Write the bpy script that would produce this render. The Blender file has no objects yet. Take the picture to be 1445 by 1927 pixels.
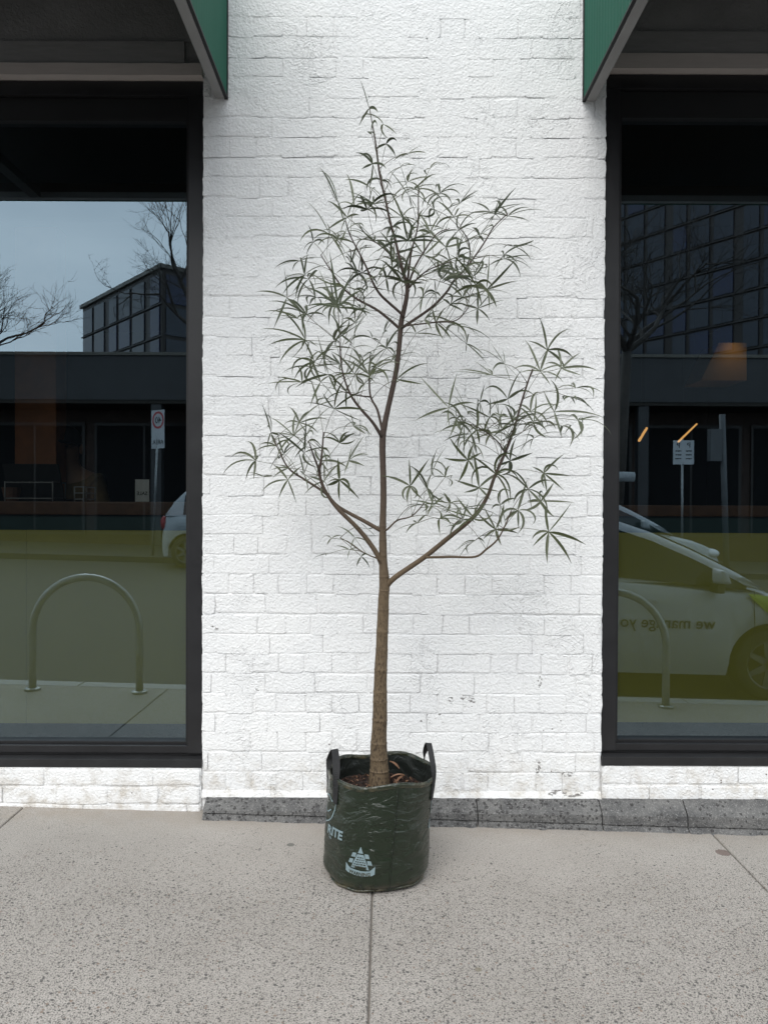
import bpy, bmesh, math, random
from mathutils import Vector, Matrix, noise, Euler
rnd = random.Random(7)
R = math.radians
scene = bpy.context.scene
C = scene.collection

# ------------------------------------------------------------------ camera
F = 1447.0                       # focal length in photograph pixels (1445 x 1927)
CAM = Vector((0.0, 0.0, 1.347))
PITCH, ROLL = R(-0.60), R(0.25)
cam_rot = Matrix.Rotation(R(90) + PITCH, 3, 'X') @ Matrix.Rotation(ROLL, 3, 'Z')
cd = bpy.data.cameras.new('camera'); cam = bpy.data.objects.new('camera', cd); C.objects.link(cam)
cam.location = CAM; cam.rotation_euler = cam_rot.to_euler()
cd.sensor_width = 36.0; cd.lens = F / 1927.0 * 36.0
cd.clip_start = 0.05; cd.clip_end = 2000
scene.camera = cam

# ------------------------------------------------------------------ world, sun, exposure
SUN_EL, SUN_AZ = R(46), R(200)    # azimuth measured from +Y clockwise; the sun stands behind the camera
w = bpy.data.worlds.new('World'); scene.world = w; w.use_nodes = True
nt = w.node_tree; N = nt.nodes; L = nt.links; N.clear()
out = N.new('ShaderNodeOutputWorld'); bg = N.new('ShaderNodeBackground')
sky = N.new('ShaderNodeTexSky'); sky.sky_type = 'NISHITA'; sky.sun_disc = False
sky.sun_elevation = SUN_EL; sky.sun_rotation = SUN_AZ
sky.air_density = 1.0; sky.dust_density = 1.5; sky.ozone_density = 1.0
tc = N.new('ShaderNodeTexCoord'); mp = N.new('ShaderNodeMapping'); mp.inputs['Scale'].default_value = (1.2, 1.2, 3.5)
cl = N.new('ShaderNodeTexNoise'); cl.inputs['Scale'].default_value = 1.6; cl.inputs['Detail'].default_value = 5; cl.inputs['Roughness'].default_value = 0.5
cr = N.new('ShaderNodeValToRGB')
cr.color_ramp.elements[0].position = 0.3; cr.color_ramp.elements[0].color = (7.3, 8.1, 8.7, 1)
cr.color_ramp.elements[1].position = 0.75; cr.color_ramp.elements[1].color = (12.2, 12.5, 12.7, 1)
mx = N.new('ShaderNodeMix'); mx.data_type = 'RGBA'; mx.inputs[0].default_value = 0.88
L.new(tc.outputs['Generated'], mp.inputs['Vector']); L.new(mp.outputs[0], cl.inputs['Vector']); L.new(cl.outputs['Fac'], cr.inputs[0])
L.new(sky.outputs[0], mx.inputs[6]); L.new(cr.outputs[0], mx.inputs[7]); L.new(mx.outputs[2], bg.inputs[0])
bg.inputs[1].default_value = 0.12
L.new(bg.outputs[0], out.inputs[0])

sd = bpy.data.lights.new('sun', 'SUN'); so = bpy.data.objects.new('sun', sd); C.objects.link(so)
sd.energy = 1.3; sd.angle = R(40); sd.color = (1.0, 0.97, 0.93)
sdir = Vector((math.sin(SUN_AZ) * math.cos(SUN_EL), math.cos(SUN_AZ) * math.cos(SUN_EL), math.sin(SUN_EL)))
so.rotation_euler = sdir.to_track_quat('Z', 'Y').to_euler(); so.location = (0, -5, 12)
vs = scene.view_settings
vs.view_transform = 'Standard'; vs.look = 'None'; vs.gamma = 1; vs.use_curve_mapping = False
vs.exposure = 0.57
try:
    scene.cycles.max_bounces = 6; scene.cycles.diffuse_bounces = 3; scene.cycles.transparent_max_bounces = 12
    scene.cycles.sample_clamp_indirect = 4.0
except Exception: pass

# ------------------------------------------------------------------ coordinates
WALL = 3.31                       # front of the brick pier
GLASS = 3.385
SLOPE = 0.0235                    # footpath falls to the right
def ray(x, y): return cam_rot @ Vector(((x - 722.5) / F, -(y - 963.5) / F, -1.0))
def P(x, y, Y):                   # photograph pixel -> point on the vertical plane y = Y
    r = ray(x, y); return CAM + r * (Y / r.y)
def V(x, y, d):                   # pixel seen in the glass at mirror depth d -> the real point in the street
    p = P(x, y, d); return Vector((p.x, 2 * GLASS - d, p.z))
def gz(x, y): return -SLOPE * x + 0.012 * (y - WALL)
def rz(x, y=0): return -SLOPE * x - 0.16

# ------------------------------------------------------------------ mesh helpers
wloc = {}
class G:
    def __init__(s): s.v = []; s.f = []; s.m = []
    def add(s, v, f, mi=0):
        o = len(s.v); s.v += [tuple(p) for p in v]; s.f += [tuple(i + o for i in q) for q in f]; s.m += [mi] * len(f); return s
def box(x0, x1, y0, y1, z0, z1, g=None, mi=0):
    g = g or G()
    v = [(x0,y0,z0),(x1,y0,z0),(x1,y1,z0),(x0,y1,z0),(x0,y0,z1),(x1,y0,z1),(x1,y1,z1),(x0,y1,z1)]
    return g.add(v, [(0,3,2,1),(4,5,6,7),(0,1,5,4),(1,2,6,5),(2,3,7,6),(3,0,4,7)], mi)
def hexa(v8, g=None, mi=0):       # eight corners in the box order
    g = g or G(); return g.add(v8, [(0,3,2,1),(4,5,6,7),(0,1,5,4),(1,2,6,5),(2,3,7,6),(3,0,4,7)], mi)
def tube(pts, rad, n=6, g=None, cap=True, mi=0):
    g = g or G(); pts = [Vector(p) for p in pts]; V_ = []; Fc = []
    if isinstance(rad, (int, float)): rad = [rad] * len(pts)
    t0 = (pts[1] - pts[0]).normalized()
    a = t0.orthogonal().normalized()
    for i, p in enumerate(pts):
        t = (pts[min(i + 1, len(pts) - 1)] - pts[max(i - 1, 0)]).normalized()
        a = (a - t * a.dot(t)).normalized(); b = t.cross(a)
        for k in range(n):
            an = 2 * math.pi * k / n; V_.append(p + (a * math.cos(an) + b * math.sin(an)) * rad[i])
    for i in range(len(pts) - 1):
        for k in range(n):
            k2 = (k + 1) % n; Fc.append((i*n+k, i*n+k2, (i+1)*n+k2, (i+1)*n+k))
    if cap: Fc.append(tuple(reversed(range(n)))); Fc.append(tuple((len(pts)-1)*n + k for k in range(n)))
    return g.add(V_, Fc, mi)
def extrude_profile(prof, axis_pts, g=None):   # prof: list of (y,z); axis_pts: list of (x, dy, dz)
    g = g or G(); n = len(prof); v = []; f = []
    for (x, dy, dz) in axis_pts:
        for (y, z) in prof: v.append((x, y + dy, z + dz))
    for i in range(len(axis_pts) - 1):
        for k in range(n):
            k2 = (k + 1) % n; f.append((i*n+k, i*n+k2, (i+1)*n+k2, (i+1)*n+k))
    f.append(tuple(range(n))); f.append(tuple(reversed([(len(axis_pts)-1)*n + k for k in range(n)])))
    return g.add(v, f)
def mk(name, g, mat, parent=None, smooth=False, bevel=0, origin=None, kind=None, label=None, fixn=True, vnorm=None):
    v = g.v
    if origin is None:
        xs = [p[0] for p in v]; ys = [p[1] for p in v]; zs = [p[2] for p in v]
        origin = ((min(xs)+max(xs))/2, (min(ys)+max(ys))/2, min(zs))
    me = bpy.data.meshes.new(name)
    me.from_pydata([(p[0]-origin[0], p[1]-origin[1], p[2]-origin[2]) for p in v], [], g.f)
    if bevel or fixn:
        bm = bmesh.new(); bm.from_mesh(me)
        if fixn: bmesh.ops.recalc_face_normals(bm, faces=bm.faces)
        if bevel: bmesh.ops.bevel(bm, geom=list(bm.edges), offset=bevel, segments=2, profile=0.7, affect='EDGES', clamp_overlap=True)
        bm.to_mesh(me); bm.free()
    mats = mat if isinstance(mat, (list, tuple)) else [mat]
    for m in mats: me.materials.append(m)
    if len(mats) > 1 and not bevel:
        for p, mi in zip(me.polygons, g.m): p.material_index = mi
    if smooth: me.polygons.foreach_set('use_smooth', [True] * len(me.polygons))
    if vnorm: me.normals_split_custom_set_from_vertices(vnorm)
    o = bpy.data.objects.new(name, me); C.objects.link(o)
    pw = Vector((0, 0, 0))
    if parent is not None: o.parent = parent; pw = wloc[parent.name]
    o.location = Vector(origin) - pw; wloc[o.name] = Vector(origin)
    if kind: o['kind'] = kind
    if label: o['label'] = label
    return o
def root(name, loc, label, cat, group=None, rot=None):
    o = bpy.data.objects.new(name, None); C.objects.link(o); o.location = loc; o.empty_display_size = 0.1
    o['label'] = label; o['category'] = cat
    if group: o['group'] = group
    wloc[o.name] = Vector(loc)
    if rot is not None: o.rotation_euler = rot; wloc[o.name] = Vector((0, 0, 0))   # children then come in local coordinates
    return o
def tag(o, label, cat, group=None):
    o['label'] = label; o['category'] = cat
    if group: o['group'] = group
    return o
def text_geo(s, size, shear=0.0, bold=0.0, align='LEFT'):
    cu = bpy.data.curves.new('t', 'FONT'); cu.body = s; cu.size = size; cu.shear = shear; cu.offset = bold; cu.align_x = align; cu.resolution_u = 3
    ob = bpy.data.objects.new('t', cu); C.objects.link(ob)
    dg = bpy.context.evaluated_depsgraph_get(); me = bpy.data.meshes.new_from_object(ob.evaluated_get(dg))
    v = [tuple(p.co) for p in me.vertices]; f = [tuple(p.vertices) for p in me.polygons]
    bpy.data.objects.remove(ob); bpy.data.curves.remove(cu); bpy.data.meshes.remove(me)
    return v, f

# ------------------------------------------------------------------ materials
class M_:
    def __init__(s, name):
        s.m = bpy.data.materials.new(name); s.m.use_nodes = True; s.nt = s.m.node_tree; s.n = s.nt.nodes; s.l = s.nt.links
        s.b = s.n['Principled BSDF']; s.out = s.n['Material Output']
    def pos(s, scale=(1,1,1)):
        g = s.n.new('ShaderNodeNewGeometry'); mp = s.n.new('ShaderNodeMapping'); mp.inputs['Scale'].default_value = scale
        s.l.new(g.outputs['Position'], mp.inputs['Vector']); return mp.outputs[0]
    def obj(s, scale=(1,1,1)):
        g = s.n.new('ShaderNodeTexCoord'); mp = s.n.new('ShaderNodeMapping'); mp.inputs['Scale'].default_value = scale
        s.l.new(g.outputs['Object'], mp.inputs['Vector']); return mp.outputs[0]
    def noise(s, vec, scale, detail=3, rough=0.55, dist=0.0):
        t = s.n.new('ShaderNodeTexNoise'); t.inputs['Scale'].default_value = scale; t.inputs['Detail'].default_value = detail
        t.inputs['Roughness'].default_value = rough; t.inputs['Distortion'].default_value = dist; s.l.new(vec, t.inputs['Vector']); return t.outputs['Fac']
    def voro(s, vec, scale, feature='F1', rnd=1.0):
        t = s.n.new('ShaderNodeTexVoronoi'); t.feature = feature; t.inputs['Scale'].default_value = scale; t.inputs['Randomness'].default_value = rnd
        s.l.new(vec, t.inputs['Vector']); return t
    def ramp(s, fac, *stops):
        r = s.n.new('ShaderNodeValToRGB'); e = r.color_ramp.elements
        while len(e) < len(stops): e.new(0.5)
        for i, (p, c) in enumerate(stops):
            e[i].position = p; e[i].color = (c, c, c, 1) if isinstance(c, (int, float)) else (*c, 1)
        s.l.new(fac, r.inputs[0]); return r.outputs[0]
    def mix(s, fac, a, b, mode='MIX'):
        m = s.n.new('ShaderNodeMix'); m.data_type = 'RGBA'; m.blend_type = mode; m.clamp_factor = True
        for sock, val in ((m.inputs[0], fac), (m.inputs[6], a), (m.inputs[7], b)):
            if isinstance(val, (int, float)): sock.default_value = val if sock is m.inputs[0] else (val, val, val, 1)
            elif isinstance(val, tuple): sock.default_value = (*val, 1)
            else: s.l.new(val, sock)
        return m.outputs[2]
    def math(s, op, a, b=0.0, c=0.0):
        m = s.n.new('ShaderNodeMath'); m.operation = op; m.use_clamp = False
        for i, val in enumerate((a, b, c)):
            if isinstance(val, (int, float)): m.inputs[i].default_value = val
            else: s.l.new(val, m.inputs[i])
        return m.outputs[0]
    def sep(s, vec, i):
        x = s.n.new('ShaderNodeSeparateXYZ'); s.l.new(vec, x.inputs[0]); return x.outputs[i]
    def smooth(s, val, a, b):
        m = s.n.new('ShaderNodeMapRange'); m.interpolation_type = 'SMOOTHSTEP'; m.inputs[1].default_value = a; m.inputs[2].default_value = b
        s.l.new(val, m.inputs[0]); return m.outputs[0]
    def bump(s, h, strength=1.0, dist=0.002, prev=None):
        b = s.n.new('ShaderNodeBump'); b.inputs['Strength'].default_value = strength; b.inputs['Distance'].default_value = dist
        s.l.new(h, b.inputs['Height'])
        if prev is not None: s.l.new(prev, b.inputs['Normal'])
        return b.outputs[0]
    def set(s, col=None, rough=None, normal=None, spec=None, metal=None):
        def put(k, v):
            if isinstance(v, (int, float)): s.b.inputs[k].default_value = v
            elif isinstance(v, tuple): s.b.inputs[k].default_value = (*v, 1)
            else: s.l.new(v, s.b.inputs[k])
        if col is not None: put('Base Color', col)
        if rough is not None: put('Roughness', rough)
        if normal is not None: s.l.new(normal, s.b.inputs['Normal'])
        if spec is not None: put('Specular IOR Level', spec)
        if metal is not None: put('Metallic', metal)
        return s.m
def simple(name, col, rough=0.5, var=0.12, scale=6.0, spec=0.5, metal=0.0, bump=0.0, bscale=60):
    a = M_(name); p = a.obj(); n = a.noise(p, scale, 4)
    c = a.mix(a.ramp(n, (0.3, 0.0), (0.7, 1.0)), tuple(x * (1 - var) for x in col), tuple(min(1, x * (1 + var)) for x in col))
    nm = a.bump(a.noise(p, bscale, 3), 1.0, bump) if bump else None
    rr = a.math('ADD', a.math('MULTIPLY', n, 0.16), rough - 0.08)
    return a.set(c, rr, nm, spec, metal)

# --- white painted brick
a = M_('painted_brick'); p = a.pos()
x_, y_, z_ = (a.sep(p, i) for i in range(3))
stip = a.noise(p, 105, 2, 0.5); lump = a.noise(p, 30, 3, 0.55, 0.3); broad = a.noise(p, 5, 3)
ridge = a.math('ABSOLUTE', a.math('SUBTRACT', a.noise(p, 11, 4, 0.6, 1.6), 0.5))
ridge = a.ramp(ridge, (0.0, 1.0), (0.035, 0.0))
ridge = a.math('MULTIPLY', ridge, a.ramp(a.noise(p, 3.1, 2), (0.5, 0.0), (0.62, 1.0)))
b1 = a.bump(lump, 0.38, 0.006); b2 = a.bump(ridge, 0.6, 0.0035, b1); b3 = a.bump(stip, 0.8, 0.0055, b2)
base = a.mix(a.ramp(broad, (0.3, 0.0), (0.7, 1.0)), (0.83, 0.833, 0.835), (0.88, 0.88, 0.875))
low = a.smooth(z_, 0.34, 0.08)                                            # splash grime near the ground
grime = a.math('MULTIPLY', low, a.ramp(a.noise(p, 13, 5, 0.7), (0.46, 0.0), (0.66, 1.0)))
col = a.mix(a.math('MULTIPLY', grime, 0.7), base, (0.50, 0.45, 0.38))
vor = a.voro(p, 26); spk = a.math('LESS_THAN', vor.outputs['Distance'], 0.09)
spk = a.math('MULTIPLY', spk, a.math('GREATER_THAN', a.sep(vor.outputs['Color'], 0), 0.86))
spk = a.math('MULTIPLY', spk, a.smooth(z_, 0.75, 0.2))
col = a.mix(spk, col, (0.16, 0.13, 0.12))
def scuff(col, cx, cz, rx, rz_, thr, c=(0.16, 0.15, 0.14), sc=70, dx=1.0):
    ux = a.math('DIVIDE', a.math('SUBTRACT', x_, cx), rx); uz = a.math('DIVIDE', a.math('SUBTRACT', z_, cz), rz_)
    d = a.math('ADD', a.math('MULTIPLY', ux, ux), a.math('MULTIPLY', uz, uz))
    win = a.smooth(d, 1.0, 0.2)
    n = a.noise(a.pos((dx, 1, 1)), sc, 3, 0.6)
    k = a.math('MULTIPLY', a.ramp(n, (thr, 0.0), (thr + 0.035, 1.0)), a.math('GREATER_THAN', win, 0.15))
    return a.mix(a.math('MULTIPLY', k, 0.85), col, c)
for (px, py, rx, rz_, thr, dx) in ((872, 1318, 0.085, 0.035, 0.60, 0.5), (815, 1352, 0.075, 0.025, 0.59, 0.6), (1013, 1283, 0.025, 0.03, 0.58, 1.8), (400, 1183, 0.03, 0.014, 0.56, 0.8),
                                   (1012, 1440, 0.012, 0.05, 0.50, 1.4), (1068, 1457, 0.03, 0.012, 0.52, 0.8), (1062, 1493, 0.09, 0.02, 0.56, 0.4), (487, 1296, 0.02, 0.01, 0.55, 0.8)):
    q = P(px, py, WALL); col = scuff(col, q.x, q.z, rx, rz_, thr, dx=dx)
PAINT = a.set(col, 0.62, b3, 0.35)

# --- grey painted render
a = M_('grey_render'); p = a.pos(); n = a.noise(p, 60, 4, 0.6, 0.4)
GREY = a.set(a.mix(a.ramp(a.noise(p, 4, 4), (0.3, 0.0), (0.7, 1.0)), (0.19, 0.185, 0.18), (0.25, 0.244, 0.238)), 0.7,
             a.bump(a.noise(p, 140, 3), 0.6, 0.003, a.bump(n, 0.7, 0.006)), 0.3)
a = M_('grey_board'); p = a.pos((0.6, 1, 4)); n = a.noise(p, 22, 4)
BOARD = a.set(a.mix(n, (0.18, 0.176, 0.172), (0.26, 0.254, 0.248)), 0.65, a.bump(n, 0.6, 0.002), 0.3)
a = M_('beige_lintel'); p = a.pos((0.5, 1, 5)); n = a.noise(p, 18, 4)
BEIGE = a.set(a.mix(n, (0.40, 0.355, 0.33), (0.52, 0.47, 0.44)), 0.6, a.bump(n, 0.5, 0.002), 0.3)

# --- bluestone
def bluestone(name, pit):
    a = M_(name); p = a.pos(); n = a.noise(p, 10, 6, 0.72)
    col = a.mix(a.ramp(n, (0.3, 0.0), (0.7, 1.0)), (0.06, 0.06, 0.062), (0.175, 0.172, 0.166))
    v = a.voro(a.pos((1, 1, 0.8)), 62); k = a.math('SUBTRACT', v.outputs['Distance'], a.math('MULTIPLY', a.sep(v.outputs['Color'], 1), 0.32))
    k = a.math('MULTIPLY', a.math('LESS_THAN', k, 0.17), a.math('GREATER_THAN', a.math('ADD', a.sep(v.outputs['Color'], 0), a.math('MULTIPLY', a.noise(p, 6, 2), 0.9)), 1.32 - pit))
    col = a.mix(a.math('MULTIPLY', k, 0.85), col, (0.035, 0.033, 0.033))
    f = a.noise(p, 170, 3); lt = a.ramp(f, (0.55, 0.0), (0.66, 1.0))
    col = a.mix(a.math('MULTIPLY', lt, 0.4), col, (0.42, 0.41, 0.40))
    nm = a.bump(a.math('MULTIPLY', k, -1.0), 0.8, 0.006, a.bump(f, 0.8, 0.004, a.bump(a.noise(p, 40, 4), 0.8, 0.01)))
    return a.set(col, 0.75, nm, 0.3)
STONE_P = bluestone('bluestone_pitted', 0.88); STONE_C = bluestone('bluestone_sawn', 0.25)

# --- exposed aggregate concrete
a = M_('aggregate_concrete'); p = a.pos((1, 1, 0.02)); yy = a.sep(p, 1)
b_ = a.noise(p, 1.8, 5, 0.6); fine = a.noise(p, 240, 3, 0.6)
col = a.mix(a.ramp(b_, (0.3, 0.0), (0.7, 1.0)), (0.325, 0.298, 0.268), (0.41, 0.380, 0.348))
col = a.mix(a.ramp(fine, (0.38, 1.0), (0.52, 0.0)), col, (0.21, 0.195, 0.18))
pat = a.noise(p, 2.6, 3, 0.6)
worn = a.math('ADD', a.smooth(yy, 3.25, 2.3), a.math('MULTIPLY', a.math('SUBTRACT', pat, 0.5), 0.9))   # fines still cover the stones beside the wall
hb = None
for sc, thr, size, dark in ((270, 0.20, 0.40, (0.115, 0.105, 0.096)), (150, 0.42, 0.38, (0.082, 0.076, 0.071)), (80, 0.78, 0.36, (0.085, 0.08, 0.077)), (85, 0.90, 0.34, (0.20, 0.15, 0.12))):
    v = a.voro(p, sc); r = a.sep(v.outputs['Color'], 0); r2 = a.sep(v.outputs['Color'], 1)
    lim = a.math('SUBTRACT', 1.02, a.math('MULTIPLY', worn, (1.02 - thr) * 1.15))
    lim = a.math('MAXIMUM', lim, thr)
    on = a.math('MULTIPLY', a.math('GREATER_THAN', r, lim), a.math('LESS_THAN', a.math('ADD', v.outputs['Distance'], a.math('MULTIPLY', fine, 0.12)), a.math('ADD', size * 0.75, a.math('MULTIPLY', r2, size * 0.6))))
    col = a.mix(a.math('MULTIPLY', on, 0.9), col, dark)
st = a.ramp(a.noise(p, 0.9, 5, 0.7, 0.6), (0.52, 0.0), (0.75, 1.0))
col = a.mix(a.math('MULTIPLY', st, 0.34), col, (0.25, 0.225, 0.20))
edge = a.math('MULTIPLY', a.smooth(yy, 3.02, 3.25), a.ramp(a.noise(p, 7, 4, 0.7), (0.4, 0.2), (0.65, 1.0)))
col = a.mix(a.math('MULTIPLY', edge, 0.45), col, (0.27, 0.225, 0.175))
for (px, py, rad, cc) in ((547, 1592, 0.016, (0.10, 0.10, 0.09)), (900, 1812, 0.011, (0.17, 0.15, 0.11)), (1360, 1588, 0.03, (0.12, 0.08, 0.07))):
    rr = ray(px, py); t = -CAM.z / rr.z; gx, gy = rr.x * t, rr.y * t
    ux = a.math('SUBTRACT', a.sep(p, 0), gx); uy = a.math('SUBTRACT', yy, gy)
    d = a.math('SQRT', a.math('ADD', a.math('MULTIPLY', ux, ux), a.math('MULTIPLY', uy, uy)))
    k = a.math('LESS_THAN', a.math('ADD', d, a.math('MULTIPLY', fine, rad * 0.5)), rad * 1.2)
    col = a.mix(a.math('MULTIPLY', k, 0.75), col, cc)
CONC = a.set(col, 0.8, a.bump(fine, 0.5, 0.002, a.bump(a.noise(p, 60, 3), 0.4, 0.003)), 0.25)
a = M_('joint_dirt'); CONC_D = a.set(a.mix(a.noise(a.pos(), 40, 4), (0.12, 0.105, 0.09), (0.23, 0.205, 0.18)), 0.9)
a = M_('asphalt'); p = a.pos(); n = a.noise(p, 120, 4); ASPH = a.set(a.mix(n, (0.025, 0.025, 0.026), (0.055, 0.054, 0.052)), 0.8, a.bump(n, 0.6, 0.004))
a = M_('kerb_concrete'); n = a.noise(a.pos(), 30, 4); KERB = a.set(a.mix(n, (0.27, 0.265, 0.255), (0.37, 0.36, 0.345)), 0.8, a.bump(n, 0.5, 0.003))
a = M_('far_ground'); n = a.noise(a.pos(), 0.2, 4); FARG = a.set(a.mix(n, (0.06, 0.06, 0.055), (0.12, 0.115, 0.10)), 0.9)

ALU = simple('charcoal_aluminium', (0.015, 0.015, 0.0165), 0.42, 0.15, 9, bump=0.0003)
ALU2 = simple('charcoal_aluminium_sill', (0.017, 0.017, 0.018), 0.45, 0.2, 12)
GASK = simple('black_gasket', (0.008, 0.008, 0.009), 0.6)
RAIL = simple('pale_grey_rail', (0.24, 0.235, 0.23), 0.45, 0.1)
a = M_('green_sheet'); p = a.pos((1, 1, 0.3)); n = a.noise(p, 8, 4)
GREEN = a.set(a.mix(n, (0.011, 0.088, 0.056), (0.017, 0.110, 0.073)), 0.6, None, 0.2)
CANT = simple('canopy_lining', (0.03, 0.03, 0.03), 0.6)

# --- shop glass: a tinted sheet that lets light through and mirrors the street
a = M_('shop_glass'); nt_ = a.nt
tr = a.n.new('ShaderNodeBsdfTransparent'); tr.inputs[0].default_value = (0.70, 0.74, 0.71, 1)
gl = a.n.new('ShaderNodeBsdfGlossy'); gl.inputs['Roughness'].default_value = 0.0; gl.inputs[0].default_value = (0.68, 0.87, 1.0, 1)
fr = a.n.new('ShaderNodeFresnel'); fr.inputs[0].default_value = 1.5
fac = a.math('ADD', a.math('MULTIPLY', fr.outputs[0], 1.2), 0.195)
ms = a.n.new('ShaderNodeMixShader'); a.l.new(fac, ms.inputs[0]); a.l.new(tr.outputs[0], ms.inputs[1]); a.l.new(gl.outputs[0], ms.inputs[2])
a.l.new(ms.outputs[0], a.out.inputs[0]); GLASSM = a.m
FILM = simple('olive_film', (0.39, 0.355, 0.085), 0.55, 0.05, 2)
TEAL = simple('teal_board', (0.022, 0.06, 0.065), 0.5)
TIMB = simple('brown_timber', (0.10, 0.042, 0.018), 0.5, 0.25, 14)
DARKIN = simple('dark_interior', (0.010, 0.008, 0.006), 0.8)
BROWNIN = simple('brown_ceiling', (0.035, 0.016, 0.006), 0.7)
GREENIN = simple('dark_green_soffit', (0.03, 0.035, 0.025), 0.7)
WHITE = simple('white_enamel', (0.75, 0.75, 0.74), 0.4, 0.05)
BLACKP = simple('black_plastic', (0.012, 0.012, 0.013), 0.4)

# ================================================================== THE SETTING
# footpath slabs
def slab(x0, x1, y0, y1, parent):
    g = G(); nx, ny = 8, 12; e = 0.004
    def top(x, y): return gz(x, y) + 0.0008 * noise.noise(Vector((x * 3, y * 3, 0)))
    xs = [x0, x0 + e] + [x0 + e + (x1 - x0 - 2*e) * i / nx for i in range(1, nx)] + [x1 - e, x1]
    ys = [y0, y0 + e] + [y0 + e + (y1 - y0 - 2*e) * i / ny for i in range(1, ny)] + [y1 - e, y1]
    v = [(x, y, top(x, y) - (0.004 if (x in (x0, x1) or y in (y0, y1)) else 0)) for y in ys for x in xs]
    W_ = len(xs); f = [(j*W_+i, j*W_+i+1, (j+1)*W_+i+1, (j+1)*W_+i) for j in range(len(ys)-1) for i in range(W_-1)]
    g.add(v, f); k = len(v)
    ring = [(x0,y0),(x1,y0),(x1,y1),(x0,y1)]
    g.add([(x, y, top(x, y) - 0.004) for x, y in ring] + [(x, y, top(x, y) - 0.08) for x, y in ring], [(0,1,5,4),(1,2,6,5),(2,3,7,6),(3,0,4,7)])
    return mk('paving_slab', g, CONC, parent, smooth=False)
def sloped(name, x0, x1, y0, y1, zf, mat, kind='structure', thick=0.3):
    v = [(x, y, zf(x, y) - t) for t in (thick, 0) for (x, y) in ((x0,y0),(x1,y0),(x1,y1),(x0,y1))]
    return mk(name, hexa(v), mat, None, kind=kind)
KERB_Y = 1.10
pave = sloped('footpath', -9, 9, KERB_Y + 0.02, 3.6, lambda x, y: gz(x, y) - 0.008, CONC_D, thick=0.25)
jx = [-6.1, -4.6, -3.05, -1.545, -0.035, 1.385, 2.9, 4.4, 5.9]
for i in range(len(jx) - 1):
    slab(jx[i] + 0.003, jx[i+1] - 0.003, KERB_Y + 0.16, 3.34, pave)
for i in range(-8, 9):
    x0 = i * 1.1
    v = [(x, y, (gz(x, y) - t)) for t in (0.35, 0.0) for (x, y) in ((x0+.004, KERB_Y), (x0+1.096, KERB_Y), (x0+1.096, KERB_Y+.15), (x0+.004, KERB_Y+.15))]
    mk('kerb_stone', hexa(v), KERB, pave, bevel=0.012)
sloped('road', -60, 60, -11.0, KERB_Y, rz, ASPH, thick=0.3)
sloped('far_footpath', -60, 60, -15.5, -11.0, lambda x, y: rz(x) + 0.13, ASPH, thick=0.3)
sloped('ground', -700, 700, -900, 60, lambda x, y: rz(x) - 0.35, FARG, thick=1.0)

# ================================================================== THE SHOP
XL = P(381, 800, WALL).x; XR = P(1136, 800, WALL).x
shop = root('shop_building', (0, WALL, 0), 'white painted brick shop front with dark framed windows and bluestone base', 'building')

def wob(x, z, s=1.0): return noise.noise(Vector((x * 4.1, 3.7, z * 4.1))) * 0.0022 * s + noise.noise(Vector((x * 13, 8.1, z * 13))) * 0.0011 * s
def wall_sheet(x0, x1, y, z0, z1, depth, nx, nz, name, parent, mat=PAINT, edge=0.003, label=None):
    g = G(); v = []
    for j in range(nz + 1):
        z = z0 + (z1 - z0) * j / nz
        for i in range(nx + 1):
            x = x0 + (x1 - x0) * i / nx
            if i in (0, nx): x += edge * (noise.noise(Vector((i * 3.3, 1.1, z * 22))) + 0.6 * noise.noise(Vector((i * 3.3, 5.1, z * 70))))
            yy = y + wob(x, z) + (0.006 if i in (0, nx) else 0)
            v.append((x, yy, z))
    W_ = nx + 1; f = [(j*W_+i, j*W_+i+1, (j+1)*W_+i+1, (j+1)*W_+i) for j in range(nz) for i in range(nx)]
    g.add(v, f)
    # returns into the wall
    l = [v[j*W_] for j in range(nz+1)]; r = [v[j*W_+nx] for j in range(nz+1)]
    for side, flip in ((l, 1), (r, 0)):
        vv = side + [(p_[0], p_[1] + depth, p_[2]) for p_ in side]; n = len(side)
        g.add(vv, [((i, i+n, i+n+1, i+1) if not flip else (i, i+1, i+n+1, i+n)) for i in range(n-1)])
    t = [v[nz*W_+i] for i in range(W_)]; vv = t + [(p_[0], p_[1]+depth, p_[2]) for p_ in t]
    g.add(vv, [(i, i+1, i+1+W_, i+W_) for i in range(W_-1)])
    g.add([(x0, y+depth, z0), (x1, y+depth, z0), (x1, y+depth, z1), (x0, y+depth, z1)], [(0, 3, 2, 1)])
    return mk(name, g, mat, parent, smooth=False, fixn=False, label=label)
pier = wall_sheet(XL, XR, WALL + 0.0034, -0.05, 4.3, 0.42, 150, 330, 'brick_pier', shop)

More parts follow.
